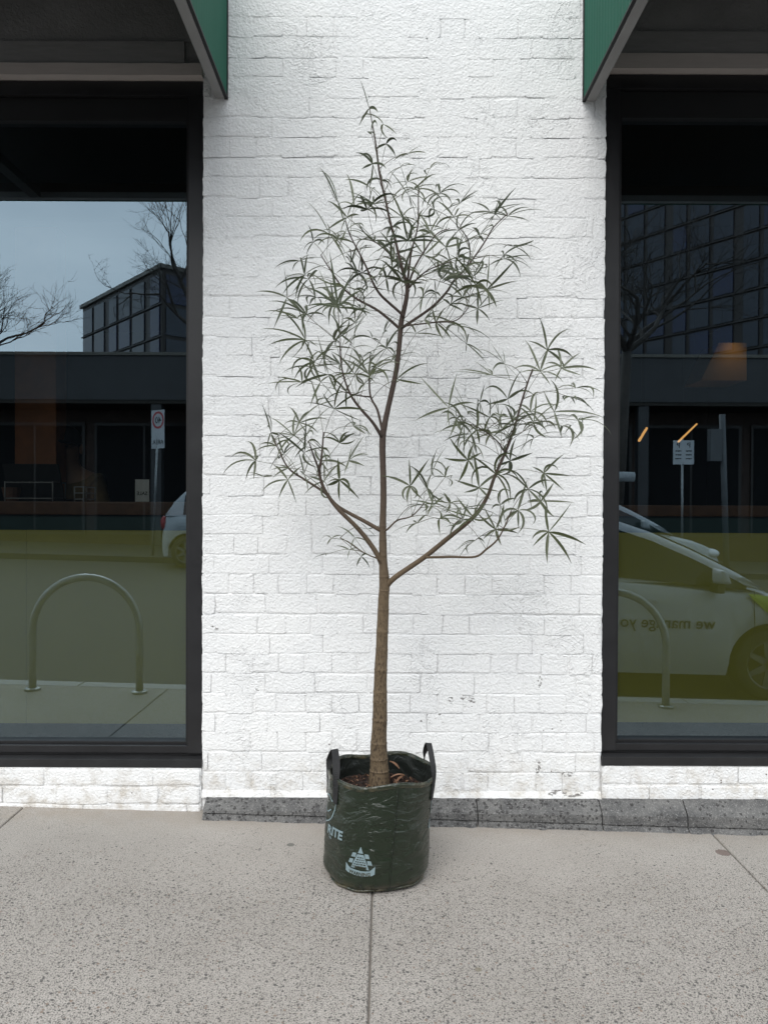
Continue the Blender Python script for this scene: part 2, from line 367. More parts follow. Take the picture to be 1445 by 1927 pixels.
def brick_geo(x0, x1, z0, z1, y, prot, seed, g=None):
    g = g or G(); r = random.Random(seed); w_, h_ = x1 - x0, z1 - z0
    if not hasattr(g, 'n'): g.n = []
    e = r.uniform(0.005, 0.010)
    us = [0, e / w_, 0.34, 0.67, 1 - e / w_, 1]; vs_ = [0, e / h_, 0.5, 1 - e / h_, 1]
    tx, tz = r.uniform(-1, 1) * 0.0011, r.uniform(-1, 1) * 0.0013
    soft = [r.uniform(0.2, 1.0) if r.random() < q_ else 0.0 for q_ in ((0.55, 0.55, 0.8, 0.8) if z0 < 1.2 else (0.33, 0.33, 0.66, 0.62) if z0 < 2.2 else (0.16, 0.16, 0.5, 0.42))]     # left, right, bottom, top edge: how sharply it shows through the paint
    v = []
    for j, b in enumerate(vs_):
        for i, a_ in enumerate(us):
            x = x0 + a_ * w_; z = z0 + b * h_
            x += 0.0045 * noise.noise(Vector((x * 30, seed * 0.37, z * 30))); z += 0.0048 * noise.noise(Vector((x * 22, seed * 0.37 + 9, z * 22)))
            brd = i in (0, 5) or j in (0, 4)
            cor = (i in (0, 5)) and (j in (0, 4))
            if cor: x += (0.0030 if i == 0 else -0.0030); z += (0.0030 if j == 0 else -0.0030)
            d = prot + tx * (2*a_ - 1) + tz * (2*b - 1)
            if brd:                                   # an open joint drops into the groove, a filled one runs on under the paint
                sh = max([soft[0] if i == 0 else 0, soft[1] if i == 5 else 0, soft[2] if j == 0 else 0, soft[3] if j == 4 else 0])
                d = d * (1 - sh) - 0.0050 * sh - 0.0006
                if sh == 0: x += (-0.003 if i == 0 else 0.003 if i == 5 else 0); z += (-0.003 if j == 0 else 0.003 if j == 4 else 0)
            v.append((x, y + wob(x, z) - d, z))
            k = 0.95
            nx = (-soft[0] if i == 0 else soft[1] if i == 5 else 0) * k; nz = (-soft[2] if j == 0 else soft[3] if j == 4 else 0) * k
            g.n.append(Vector((nx, -1, nz)).normalized())
    f = [(j*6+i, j*6+i+1, (j+1)*6+i+1, (j+1)*6+i) for j in range(4) for i in range(5)]
    return g.add(v, f)
def mk_brick(bg_, parent, **kw): return mk(kw.pop('name', 'brick'), bg_, PAINT, parent, smooth=True, fixn=False, vnorm=bg_.n, **kw)
CH = 0.0852
Z0 = P(560, 1489, WALL).z
rows = []
k = 0
while Z0 + (k + 1) * CH < 4.25:
    z0 = Z0 + k * CH + rnd.uniform(-.002, .002)
    xs = []
    if k % 2 == 0: pitch, ph = 0.1127, P(432, 1200, WALL).x + rnd.uniform(-.018, .018)
    else: pitch, ph = 0.2254, P(402 + (98 if k == 1 else 0), 1200, WALL).x + rnd.uniform(-.02, .02)
    x = ph
    while x > XL: x -= pitch
    x += pitch
    j = [XL]
    while x < XR - 0.03:
        if x > XL + 0.03: j.append(x + rnd.uniform(-.008, .008))
        x += pitch * rnd.uniform(0.97, 1.03)
    j.append(XR)
    for q in range(len(j) - 1): rows.append((j[q] + (0.0015 if q else 0.004), j[q+1] - (0.0015 if q < len(j)-2 else 0.004), z0 + 0.0012, z0 + CH - 0.0012, k))
    k += 1
upper = G(); nb = 0
for i, (x0, x1, z0, z1, kk) in enumerate(rows):
    fade = max(0.25, 1.0 - kk / 42.0)
    prot = max(0.0002, rnd.gauss(0.0019, 0.0012)) * fade
    if nb < 300:
        mk_brick(brick_geo(x0, x1, z0, z1, WALL, prot, i), pier); nb += 1
    else: brick_geo(x0, x1, z0, z1, WALL, prot, i, upper)
mk_brick(upper, pier, name='upper_bricks', kind='stuff', label='upper courses of white painted bricks under thick paint')

# spandrels under the windows
def spandrel(x0, x1, y, zb, zt, nrows, name, lab):
    s = wall_sheet(x0, x1, y + 0.0034, zb, zt, 0.32, 60, 8, name, shop, label=lab)
    h = (zt - zb - 0.006) / nrows if nrows > 1 else zt - zb
    for r_ in range(nrows):
        zz = zb + 0.003 + r_ * h; x = x0 - rnd.uniform(0, 0.15)
        while x < x1:
            xa, xb = max(x, x0), min(x + 0.2254 * rnd.uniform(0.95, 1.05), x1)
            if xb - xa > 0.03:
                mk_brick(brick_geo(xa + .004, xb - .004, zz + .003, zz + h - .003, y, max(.0004, rnd.gauss(0.002, .0008)), rnd.randint(0, 9999)), s)
            x += 0.2254
    return s
WX0 = -2.75; WX1 = 2.95
spandrel(WX0, XL - 0.001, WALL - 0.010, -0.03, P(200, 1444, WALL).z, 3, 'spandrel', 'low white brick wall painted down to the pavement')
spandrel(XR + 0.001, WX1, WALL - 0.004, 0.055, P(1300, 1440, WALL).z, 2, 'spandrel', 'low white brick wall above sawn bluestone blocks')

# bluestone plinth
def plinth(px0, px1, mat, seed, rough, dz=0.0):
    x0, x1 = P(px0, 1520, 3.25).x, P(px1, 1520, 3.25).x
    n = 70; r = random.Random(seed); ax = []
    prof0 = [(3.40, 0.083), (3.306, 0.083), (3.285, 0.078), (3.240, 0.052), (3.232, 0.044), (3.228, 0.024), (3.236, 0.021), (3.222, 0.010), (3.210, -0.004), (3.206, -0.09), (3.40, -0.09)]
    g = G(); v = []; m_ = len(prof0)
    for i in range(n + 1):
        x = x0 + (x1 - x0) * i / n
        for q, (y, z) in enumerate(prof0):
            amp = (0.0015 if q in (1, 2, 3, 4, 5) else 0.001 if q == 6 else rough if q in (7, 8, 9) else 0)
            nn = noise.noise(Vector((x * 9, q * 1.7, seed))) + 0.8 * noise.noise(Vector((x * 37, q * 2.3, seed)))
            e = 0.0025 if i in (0, n) and 1 < q < 10 else 0
            v.append((x, y + amp * nn + e, z + dz - (SLOPE * x if q in (5, 6, 7, 8, 9) else SLOPE * x * 0.35 if q in (3, 4) else 0.0) + amp * 0.7 * noise.noise(Vector((x * 17, q * 3.1, seed + 4)))))
    f = [(i*m_+q, i*m_+(q+1) % m_, (i+1)*m_+(q+1) % m_, (i+1)*m_+q) for i in range(n) for q in range(m_)]
    f += [tuple(range(m_)), tuple(reversed([n*m_+q for q in range(m_)]))]
    g.add(v, f); return mk('plinth_stone', g, mat, shop, smooth=False)
plinth(384, 628, STONE_P, 1, 0.010); plinth(630, 897, STONE_P, 2, 0.011); plinth(899, 1130, STONE_P, 3, 0.011)
plinth(1132, 1290, STONE_C, 4, 0.008, -0.002); plinth(1292, 1453, STONE_C, 5, 0.010, -0.002); plinth(1456, 1900, STONE_C, 6, 0.006, -0.002)
# mortar fillet between stones and bricks
xa, xb = XL + .002, XR - .002
mk('mortar_fillet', extrude_profile([(WALL - .012, 0.079), (WALL + .02, 0.079), (WALL + .02, Z0 + .004), (WALL - .002, Z0 + .004), (WALL - .008, Z0 - .012)],
   [(xa + (xb - xa) * i / 60, 0.003 * noise.noise(Vector((i * .7, 0, 0))), 0.002 * noise.noise(Vector((i * .9, 4, 0)))) for i in range(61)]), PAINT, shop, smooth=False)

# grey render, board and lintel above each window
def above(x0, x1, zl0, zl1, zb1, side):
    g = G(); nx, nz = 60, 30; y = WALL - 0.006; v = []
    for j in range(nz + 1):
        for i in range(nx + 1):
            x = x0 + (x1 - x0) * i / nx; z = zb1 + (4.3 - zb1) * j / nz
            v.append((x, y - 0.004 * noise.noise(Vector((x * 5, 2, z * 5))) - 0.002 * noise.noise(Vector((x * 21, 2, z * 21))), z))
    W_ = nx + 1; g.add(v, [(j*W_+i, j*W_+i+1, (j+1)*W_+i+1, (j+1)*W_+i) for j in range(nz) for i in range(nx)])
    box(x0, x1, y + 0.012, y + 0.3, zb1, 4.3, g)
    mk('render_panel', g, GREY, shop, smooth=True, fixn=False)
    e = 0.075 if side < 0 else 0.0
    def wavy(za, zb, y0, xa, xb, mat, name, am):
        ax = [(xa + (xb - xa) * i / 50, am * noise.noise(Vector((i * .21, za, 0))), am * noise.noise(Vector((i * .27, za + 3, 1)))) for i in range(51)]
        return mk(name, extrude_profile([(y0, za), (WALL + .25, za), (WALL + .25, zb), (y0, zb)], ax), mat, shop)
    wavy(zl1 + .0015, zb1 - .002, WALL - 0.016, x0, x1 - (e if side < 0 else 0), BOARD, 'fascia_board', 0.003)
    wavy(zl0, zl1 - .0015, WALL - 0.022, x0, x1, BEIGE, 'lintel_strip', 0.003)
    if e: mk('render_patch', box(x1 - e + .002, x1, WALL - .007, WALL + .2, zl1 + .0015, zb1 - .002), GREY, shop)
zl0, zl1, zl2 = (P(190, q, WALL - .02).z for q in (141, 118, 75))
above(WX0, XL, zl0, zl1, zl2, -1)
zr0, zr1, zr2 = (P(1300, q, WALL - .02).z for q in (129, 100, 57))
above(XR, WX1, zr0, zr1, zr2, 1)

mk('unseen_upper_wall', box(-5.2, 5.2, WALL + .012, WALL + .42, 4.302, 9.5), PAINT, shop)  # unseen upper storey, put in to block sky light over the street
for xw_ in (WX0 - 2.4, WX1 + .001): mk('side_wall', box(xw_, xw_ + 2.4, WALL + .012, WALL + .42, -.2, 4.301), PAINT, shop)
# windows
def window(x0, x1, zt, zgt, zgb, zfb, zsb, jamb_side, film_top, film_bot, seams, lab):
    FY = WALL + 0.022
    jw = 0.080
    wn = mk('window', box(x0 - .001, x1 + .001, FY + .05, FY + .10, zt - .034, zt - .004), ALU, shop, bevel=0.002, label=lab)
    gx0, gx1 = x0 + jw, x1 - jw
    zh = zt - 0.095
    for xa, xb, inn in ((x0, x0 + jw, 1), (x1 - jw, x1, -1)):
        g = G(); ia, ib = (xa, xb - .012) if inn > 0 else (xa + .012, xb)
        mk('jamb', box(ia, ib, FY, FY + .10, zfb + .002, zh - .001), ALU, wn, bevel=0.0025)
        ja, jb = (ib + .0005, xb + .002) if inn > 0 else (xa - .002, ia - .0005)
        mk('glazing_bead', box(ja, jb, FY + .02, FY + .09, zfb + .002, zh - .001), GASK, wn, bevel=0.0015)
    mk('head', box(x0, x1, FY, FY + .10, zh, zt - .036), ALU, wn, bevel=0.0025)
    mk('transom', box(gx0, gx1, FY + .022, FY + .09, zgt, zh - .002), GASK, wn, bevel=0.002)
    mk('bottom_rail', box(gx0 - .012, gx1 + .012, FY + .004, FY + .10, zfb + .002, zgb - .012), ALU, wn, bevel=0.003)
    mk('bottom_bead', box(gx0, gx1, FY + .025, FY + .09, zgb - .0115, zgb), GASK, wn, bevel=0.0015)
    mk('rail_groove', box(x0, x1, FY + .012, FY + .10, zfb - .008, zfb + .001), GASK, wn)
    sl = mk('sill', extrude_profile([(FY - .030, zsb + .006), (FY - .030, zfb - .016), (FY + .02, zfb - .009), (FY + .10, zfb - .009), (FY + .10, zsb), (FY - .024, zsb)], [(x0 + .002, 0, 0), (x1 - .002, 0, 0)]), ALU2, wn, bevel=0.0012)
    pane = mk('glass_pane', G().add([(gx0 - .005, GLASS, zgb - .005), (gx1 + .005, GLASS, zgb - .005), (gx1 + .005, GLASS, zgt + .005), (gx0 - .005, GLASS, zgt + .005)], [(0, 1, 2, 3)]), GLASSM, wn)
    xs = [gx0 - .004] + sorted(seams) + [gx1 + .004]
    for i in range(len(xs) - 1):
        mk('privacy_film', box(xs[i] + .0006, xs[i+1] - .0006, GLASS + .012, GLASS + .015, film_bot, film_top), FILM, wn)
    return wn
zz = lambda x, y: P(x, y, WALL + .03).z
zg = lambda x, y: P(x, y, GLASS).z
window(WX0, XL + .002, zz(200, 139), zg(180, 234), zg(180, 1391), zz(180, 1417), zz(180, 1440), 1, zg(180, 998), zg(180, 1363), [P(48, 1100, GLASS).x, P(48, 1100, GLASS).x - 1.2],
       'dark framed window mirroring sky, hoop and low roof')
window(XR - .002, WX1, zz(1300, 127), zg(1300, 229), zg(1300, 1388), zz(1300, 1413), zz(1300, 1437), -1, zg(1300, 1003), zg(1300, 1361), [P(1800, 1100, GLASS).x],
       'dark framed window mirroring a parked white hatchback')

# canopies
def canopy(xe, s, zb, lab, ribs):
    y0, y1 = WALL - 0.012, WALL - 0.95; H_ = 0.75; xf = xe + s * 2.5     # s = direction away from the pier
    ca = root('window_canopy', (xe, WALL, zb), lab, 'canopy')
    g = G(); n = 96
    v = []
    for i in range(n + 1):
        y = y0 + (y1 - y0) * i / n; dx = 0.0022 * math.sin(i / n * 2 * math.pi * 24)
        for (zz_, o) in ((zb + .012, 0), (zb + H_, 0), (zb + H_, .006), (zb + .012, .006)): v.append((xe + s * (.003 + o) + dx, y, zz_))
    f = [(i*4+q, i*4+(q+1) % 4, (i+1)*4+(q+1) % 4, (i+1)*4+q) for i in range(n) for q in range(4)] + [(0,1,2,3), (n*4+3, n*4+2, n*4+1, n*4)]
    g.add(v, f); mk('side_panel', g, GREEN, ca, smooth=False)
    def bx(a0, a1, b0, b1, c0, c1, nm, mat, bv=0.002): return mk(nm, box(min(a0, a1), max(a0, a1), min(b0, b1), max(b0, b1), c0, c1), mat, ca, bevel=bv)
    bx(xe - s*.002, xe + s*.014, y0 + .004, y0 + .011, zb + .002, zb + H_, 'edge_trim', GASK)
    bx(xe - s*.001, xe + s*.012, y0 - .001, y1, zb + .003, zb + .0115, 'edge_trim', GASK, 0.001)
    bx(xe + s*.0125, xe + s*.052, y0, y1, zb, zb + .035, 'bottom_rail', RAIL, .003)
    bx(xe, xf, y1 - .009, y1 - .002, zb - .002, zb + H_, 'front_panel', GREEN)
    bx(xe + s*.053, xf, y1, y1 + .035, zb + .001, zb + .036, 'front_rail', RAIL, .003)
    bx(xe + s*.012, xf, y0, y1, zb + H_ - .02, zb + H_ - .001, 'top_sheet', CANT)
    bx(xe + s*.014, xf, y1 + .0005, y1 + .006, zb + .04, zb + H_ - .022, 'front_lining', CANT)
    for rx in ribs: bx(rx - .03, rx + .03, y0, y1 + .036, zb + .002, zb + .05, 'rib', CANT)
    return ca
pL = P(428, 186, WALL - .012); pR = P(1097, 191, WALL - .012)
canopy(pL.x, -1, pL.z, 'green sided canopy over the window that mirrors the sky', [-1.98])
canopy(pR.x, 1, pR.z, 'green sided canopy over the window that mirrors the white hatchback', [2.3])

# interior room
def struct(name, g, mat): return mk(name, g, mat, None, kind='structure')
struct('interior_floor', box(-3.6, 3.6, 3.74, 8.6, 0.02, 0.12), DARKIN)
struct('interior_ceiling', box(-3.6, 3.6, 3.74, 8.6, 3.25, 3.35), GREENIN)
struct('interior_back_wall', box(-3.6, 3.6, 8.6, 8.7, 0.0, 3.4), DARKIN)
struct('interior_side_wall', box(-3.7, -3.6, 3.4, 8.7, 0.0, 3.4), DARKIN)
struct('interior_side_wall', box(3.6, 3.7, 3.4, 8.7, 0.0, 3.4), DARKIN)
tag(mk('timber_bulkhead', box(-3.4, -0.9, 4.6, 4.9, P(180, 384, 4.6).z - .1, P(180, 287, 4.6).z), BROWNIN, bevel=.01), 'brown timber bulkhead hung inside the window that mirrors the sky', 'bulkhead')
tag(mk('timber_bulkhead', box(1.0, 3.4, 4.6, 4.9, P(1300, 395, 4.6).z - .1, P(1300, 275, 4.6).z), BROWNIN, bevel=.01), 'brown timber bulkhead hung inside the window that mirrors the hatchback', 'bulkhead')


# ================================================================== GROW BAG
a = M_('green_poly_bag'); p = a.obj()
cre = a.noise(a.obj((1, 1, 2.4)), 7, 3, 0.5, 1.0); fold = a.math('ABSOLUTE', a.math('SUBTRACT', a.noise(a.obj((1, 1, 2.2)), 6, 4, 0.6, 1.4), 0.5))
fold = a.ramp(fold, (0.0, 1.0), (0.05, 0.0)); weave = a.noise(a.obj((1, 1, 1)), 330, 1)
sc_ = a.ramp(a.noise(a.obj((1.2, 1.2, 14)), 14, 3, 0.6, 0.7), (0.70, 0.0), (0.735, 1.0))
col = a.mix(a.noise(p, 7, 4), (0.007, 0.0135, 0.006), (0.0115, 0.020, 0.0095))
col = a.mix(a.math('MULTIPLY', sc_, 0.28), col, (0.16, 0.19, 0.17))
dirt = a.math('MULTIPLY', a.smooth(a.sep(p, 2), 0.045, 0.0), a.ramp(a.noise(p, 22, 4), (0.4, 0.0), (0.6, 1.0)))
col = a.mix(a.math('MULTIPLY', dirt, 0.6), col, (0.12, 0.095, 0.055))
BAG = a.set(col, a.ramp(cre, (0.3, 0.20), (0.7, 0.34)), a.bump(weave, 0.2, 0.0008, a.bump(fold, 0.4, 0.003, a.bump(cre, 0.75, 0.016))), 0.6)
a = M_('bag_lining'); p = a.obj(); n = a.noise(p, 14, 4, 0.6, 1.0)
LINING = a.set(a.mix(n, (0.008, 0.010, 0.009), (0.02, 0.024, 0.021)), 0.38, a.bump(n, 0.8, 0.012))
STRAP = simple('black_webbing', (0.012, 0.012, 0.013), 0.75, 0.3, 60, bump=0.002, bscale=240)
PRINT = simple('pale_blue_print', (0.20, 0.27, 0.29), 0.5, 0.12, 40)
SOIL = simple('potting_mix', (0.018, 0.010, 0.007), 0.95, 0.5, 40, bump=0.012, bscale=70)
BARKC = simple('bark_chip', (0.036, 0.015, 0.009), 0.85, 0.5, 30)
DRYL = simple('dry_leaf', (0.20, 0.105, 0.06), 0.7, 0.3, 20)

def on_ground(px, py):
    r = ray(px, py); t = (0 - CAM.z) / r.z
    for _ in range(3): q = CAM + r * t; t = (gz(q.x, q.y) - CAM.z) / r.z
    return CAM + r * t
BC = Vector((P(706, 1650, 2.825).x, 2.825, 0)); BC.z = gz(BC.x, BC.y) + 0.003
BH = 0.374; BR = 0.191
LEAN = P(717, 1440, 2.85).x - P(706, 1440, 2.85).x
def bag_r(th, h):                       # th 0 faces the street, positive to the right
    t = h / BH
    r = BR * (0.985 + 0.02 * math.sin(t * 2.4))
    r *= 1 + 0.012 * math.cos(5 * th + 0.6) * (1 - 0.5 * t)
    r += 0.0065 * noise.noise(Vector((math.sin(th) * 2.2, math.cos(th) * 2.2, t * 2.6))) + 0.0018 * noise.noise(Vector((math.sin(th) * 4.5, math.cos(th) * 4.5, t * 16)))
    if t < 0.10: r -= 0.022 * (1 - t / 0.10) ** 2 * (1 + 0.5 * math.sin(4 * th + 1))
    return r
def bag_top(th): return BH + 0.006 * math.sin(3 * th + 1.0) + 0.005 * math.sin(5 * th)
def bag_pt(th, h, off=0.0):
    r = bag_r(th, h) + off
    return Vector((BC.x + LEAN * h / BH + math.sin(th) * r, BC.y - math.cos(th) * r, BC.z + h))
bag = root('grow_bag', BC, 'dark green plastic grow bag with black handles, standing on the pavement', 'plant bag')
NT, NH = 120, 44
g = G(); v = []
for j in range(NH + 1):
    for i in range(NT):
        th = 2 * math.pi * i / NT; v.append(bag_pt(th, bag_top(th) * j / NH))
g.add(v, [(j*NT+i, j*NT+(i+1) % NT, (j+1)*NT+(i+1) % NT, (j+1)*NT+i) for j in range(NH) for i in range(NT)])
g.add(v[:NT], [tuple(reversed(range(NT)))])
mk('bag_wall', g, BAG, bag, smooth=True, fixn=False)
g = G(); v = []
for j in range(13):
    for i in range(NT):
        th = 2 * math.pi * i / NT; h = bag_top(th) - 0.001 - 0.12 * j / 12
        ins = -0.0035 - 0.012 * max(0, noise.noise(Vector((math.sin(th) * 2.5, math.cos(th) * 2.5, j * .18)))) * min(1, j / 3)
        v.append(bag_pt(th, h, ins))
g.add(v, [(j*NT+i, (j+1)*NT+i, (j+1)*NT+(i+1) % NT, j*NT+(i+1) % NT) for j in range(12) for i in range(NT)])
mk('bag_lining', g, LINING, bag, smooth=True, fixn=False)
g = G()
ringp = [bag_pt(2 * math.pi * i / NT, bag_top(2 * math.pi * i / NT)) for i in range(NT)]
v = []; f = []
for i in range(NT):
    th = 2 * math.pi * i / NT; h = bag_top(th)
    for (o, dh) in ((0.0012, -0.016), (0.0028, -0.008), (0.0018, 0.0015), (-0.0038, 0.0012), (-0.0045, -0.012)): v.append(bag_pt(th, h + dh, o))
for i in range(NT):
    for q in range(4): i2 = (i + 1) % NT; f.append((i*5+q, i2*5+q, i2*5+q+1, i*5+q+1))
g.add(v, f); mk('rim_hem', g, BAG, bag, smooth=True, fixn=False)
# base seam roll
mk('base_piping', tube([bag_pt(2*math.pi*i/60, 0.006 + 0.003*math.sin(i*1.3), 0.0015) for i in range(61)], 0.0042, 6), BAG, bag, smooth=True)
# side seam with stitching
th_s = R(17)
g = G(); v = []
for j in range(41):
    h = 0.01 + (BH - 0.012) * j / 40; ths = th_s - 0.05 * (1 - j / 40)
    for dth, o in ((-0.012, 0.0004), (-0.004, 0.0026), (0.004, 0.0026), (0.012, 0.0004)): v.append(bag_pt(ths + dth, h, o))
g.add(v, [(j*4+q, j*4+q+1, (j+1)*4+q+1, (j+1)*4+q) for j in range(40) for q in range(3)])
mk('side_seam', g, BAG, bag, smooth=True, fixn=False)
g = G()
for j in range(46):
    h = 0.012 + 0.0077 * j; ths = th_s - 0.05 * (1 - h / BH) + 0.028
    a0, a1 = bag_pt(ths, h, 0.0010), bag_pt(ths, h + 0.0042, 0.0010)
    tube([a0, a1], 0.0008, 4, g)
mk('stitching', g, STRAP, bag, kind='stuff')
# drainage eyelets
for (px, py) in ((683, 1648), (681, 1665), (770, 1640), (770, 1659), (613, 1613)):
    th = math.asin(max(-0.97, min(0.97, (px - 707) / 97.0))); h = max(0.012, (1675 - 14 * abs(math.sin(th)) - py) / 1447 * 2.7 + 0.02)
    c_ = bag_pt(th, h, 0.0008); nrm = Vector((math.sin(th), -math.cos(th), 0)); e1 = Vector((math.cos(th), math.sin(th), 0)); e2 = Vector((0, 0, 1))
    ring = [c_ + (e1 * math.cos(k * math.pi / 5) + e2 * math.sin(k * math.pi / 5)) * 0.0032 + nrm * 0.0006 for k in range(10)]
    mk('drain_hole', G().add([c_ - nrm * 0.001] + ring, [(0, 1 + k, 1 + (k + 1) % 10) for k in range(10)]), GASK, bag)
# print
def wrap(vf, th0, h0, off=0.0016, tilt=0.0):
    v, f = vf
    return [bag_pt(th0 + x / BR, h0 + y + tilt * x, off) for (x, y, z) in v], f
def print_part(name, vfs, lab=None):
    g = G()
    for v, f in vfs: g.add(v, f)
    return mk(name, g, PRINT, bag, fixn=False, label=lab)
tv = text_geo('RITE', 0.045, 0.16, 0.0018, 'RIGHT'); print_part('lettering', [wrap(tv, R(-40.5), 0.172, tilt=0.0)], 'pale blue bold letters RITE')
tv = text_geo('lo', 0.020, 0.0, 0.0004, 'RIGHT'); print_part('lettering', [wrap(tv, R(-59), 0.155)], 'small pale blue letters below RITE')
tv = text_geo('G', 0.045, 0.0, 0.0016, 'LEFT'); print_part('lettering', [wrap(tv, R(70), 0.176)], 'pale blue bold letter G')
def stroke(pts, wd):
    v = []; f = []; n = len(pts)
    for i in range(n):
        p0 = Vector(pts[max(0, i-1)]); p1 = Vector(pts[min(n-1, i+1)]); t = (p1 - p0).normalized(); nn = Vector((-t.y, t.x))
        q = Vector(pts[i]); v += [(*(q + nn * wd / 2), 0), (*(q - nn * wd / 2), 0)]
    return v, [(2*i, 2*i+1, 2*i+3, 2*i+2) for i in range(n-1)]
shield = stroke([(-.055, .052), (-.03, .045), (0, .058), (.028, .042), (.055, .050), (.052, .02), (.04, -.012), (.022, -.028), (0, -.038), (-.022, -.028), (-.04, -.012), (-.052, .02), (-.055, .052)], .0045)
smile = stroke([(-.03, .014), (-.015, .002), (0, -.002), (.015, .002), (.03, .014)], .0045)
print_part('shield_emblem', [wrap(shield, R(-71), 0.245), wrap(smile, R(-71), 0.245)], 'pale blue shield outline')
print_part('shield_emblem', [wrap(shield, R(88), 0.245), wrap(smile, R(88), 0.245)], 'pale blue shield outline')
def poly(pts): return [(x, y, 0) for x, y in pts], [tuple(range(len(pts)))]
TH0 = R(-17.5); HB = 0.082
def grid_tri(x0b, x1b, x0t, x1t, y0, y1, n=6): # trapezoid in bands so it follows the bag
    v = []; f = []
    for i in range(n + 1):
        t = i / n; v += [(x0b + (x0t - x0b) * t, y0 + (y1 - y0) * t, 0), (x1b + (x1t - x1b) * t, y0 + (y1 - y0) * t, 0)]
    return v, [(2*i, 2*i+1, 2*i+3, 2*i+2) for i in range(n)]
tri = [grid_tri(-.034, .034, -.012, .012, .006, .056), grid_tri(-.010, .010, -.001, .001, .060, .082)]
banner = []
bn = []
for i in range(13):
    x = -.054 + .108 * i / 12; yb = -.010 - .008 * math.cos((i - 6) / 6 * 1.4); bn.append((x, yb))
v = []; f = []
for i, (x, yb) in enumerate(bn):
    up = .018 + (.014 if i in (0, 12) else .006 if i in (1, 11) else 0); lo = .004 if i in (0, 12) else 0
    v += [(x, yb + lo, 0), (x, yb + up, 0)]
f = [(2*i, 2*i+2, 2*i+3, 2*i+1) for i in range(12)]
bars = []
for s_ in (-1, 1):
    for (cx, cy) in ((.036, .030), (.026, .052)):
        bars.append(poly([(s_*(cx - .008), cy - .007), (s_*(cx + .008), cy - .007), (s_*(cx + .003), cy + .008), (s_*(cx - .011), cy + .008)]))
print_part('warning_emblem', [wrap(q, TH0, HB, 0.0014) for q in tri + bars + [(v, f)]], 'pale blue triangular emblem with WARNING banner')
tv = text_geo('WARNING', 0.0165, 0.0, 0.0004, 'CENTER')
tv = ([(x, y - .0135 - .007 * math.cos(x / .054 * 1.4) + .004, z) for x, y, z in tv[0]], tv[1])
g = G(); v, f = wrap(tv, TH0, HB, 0.0024); g.add(v, f); mk('lettering', g, BAG, bag, fixn=False, label='dark letters WARNING')
g = G()
for r_ in range(5):
    yy0 = .012 + r_ * .008; half = .026 - r_ * .0042
    x = -half
    while x < half:
        wd = rnd.uniform(.003, .008); v, f = wrap(poly([(x, yy0), (x + wd, yy0), (x + wd, yy0 + .0032), (x, yy0 + .0032)]), TH0, HB, .0022); g.add(v, f); x += wd + .003
mk('worn_print', g, BAG, bag, fixn=False, kind='stuff')
# handles
def ribbon(path, wdir, wd, th, name, parent, mat):
    v = []; n = len(path); path = [Vector(q) for q in path]
    for i, q in enumerate(path):
        t = (path[min(n-1, i+1)] - path[max(0, i-1)]).normalized(); wv = Vector(wdir[i] if isinstance(wdir, list) else wdir); wv = (wv - t * wv.dot(t)).normalized(); nn = t.cross(wv)
        for (a_, b_) in ((-.5, -.5), (.5, -.5), (.5, .5), (-.5, .5)): v.append(q + wv * wd * a_ + nn * th * b_)
    f = [(i*4+q, i*4+(q+1) % 4, (i+1)*4+(q+1) % 4, (i+1)*4+q) for i in range(n-1) for q in range(4)] + [(3, 2, 1, 0), tuple((n-1)*4+q for q in range(4))]
    return mk(name, G().add(v, f), mat, parent, smooth=False)
def smoothpath(pts, n=8):
    pts = [Vector(q) for q in pts]; o = []
    for i in range(len(pts) - 1):
        p0, p1, p2, p3 = pts[max(0, i-1)], pts[i], pts[i+1], pts[min(len(pts)-1, i+2)]
        for k in range(n):
            t = k / n; o.append(0.5 * ((2*p1) + (p2-p0)*t + (2*p0-5*p1+4*p2-p3)*t*t + (-p0+3*p1-3*p2+p3)*t*t*t))
    o.append(pts[-1]); return o
def handle(th_a, th_b, topshift, hgt, wd):
    A, B = bag_pt(th_a, 0.285, .003), bag_pt(th_b, 0.285, .003)
    A2, B2 = bag_pt(th_a, 0.375, .0035), bag_pt(th_b, 0.375, .0035)
    mid = (A2 + B2) / 2 + Vector((topshift, 0, hgt))
    T1 = mid + (A2 - mid) * 0.16 + Vector((0, 0, hgt * 0.10)); T2 = mid + (B2 - mid) * 0.16 + Vector((0, 0, hgt * 0.10))
    M1 = A2 * 0.45 + mid * 0.55 + (A2 - B2) * 0.10; M2 = B2 * 0.45 + mid * 0.55 + (B2 - A2) * 0.10
    path = smoothpath([A, A2, M1, T1, T2, M2, B2, B])
    wa = Vector((math.cos(th_a), math.sin(th_a), 0)); wb = Vector((math.cos(th_b), math.sin(th_b), 0)); wm = Vector((0.9, 0.45, 0.0)) if th_a < 0 else Vector((0.9, -0.2, 0))
    n = len(path); wl = []
    for i in range(n):
        t = i / (n - 1); wl.append(wa.lerp(wm, min(1, t * 2.6)) if t < .5 else wm.lerp(wb, max(0, (t - .6) * 2.5)))
    return ribbon(path, wl, wd, .0032, 'handle', bag, STRAP)
handle(R(-56), R(-92), 0.010, 0.085, 0.026)
handle(R(70), R(122), -0.002, 0.088, 0.020)
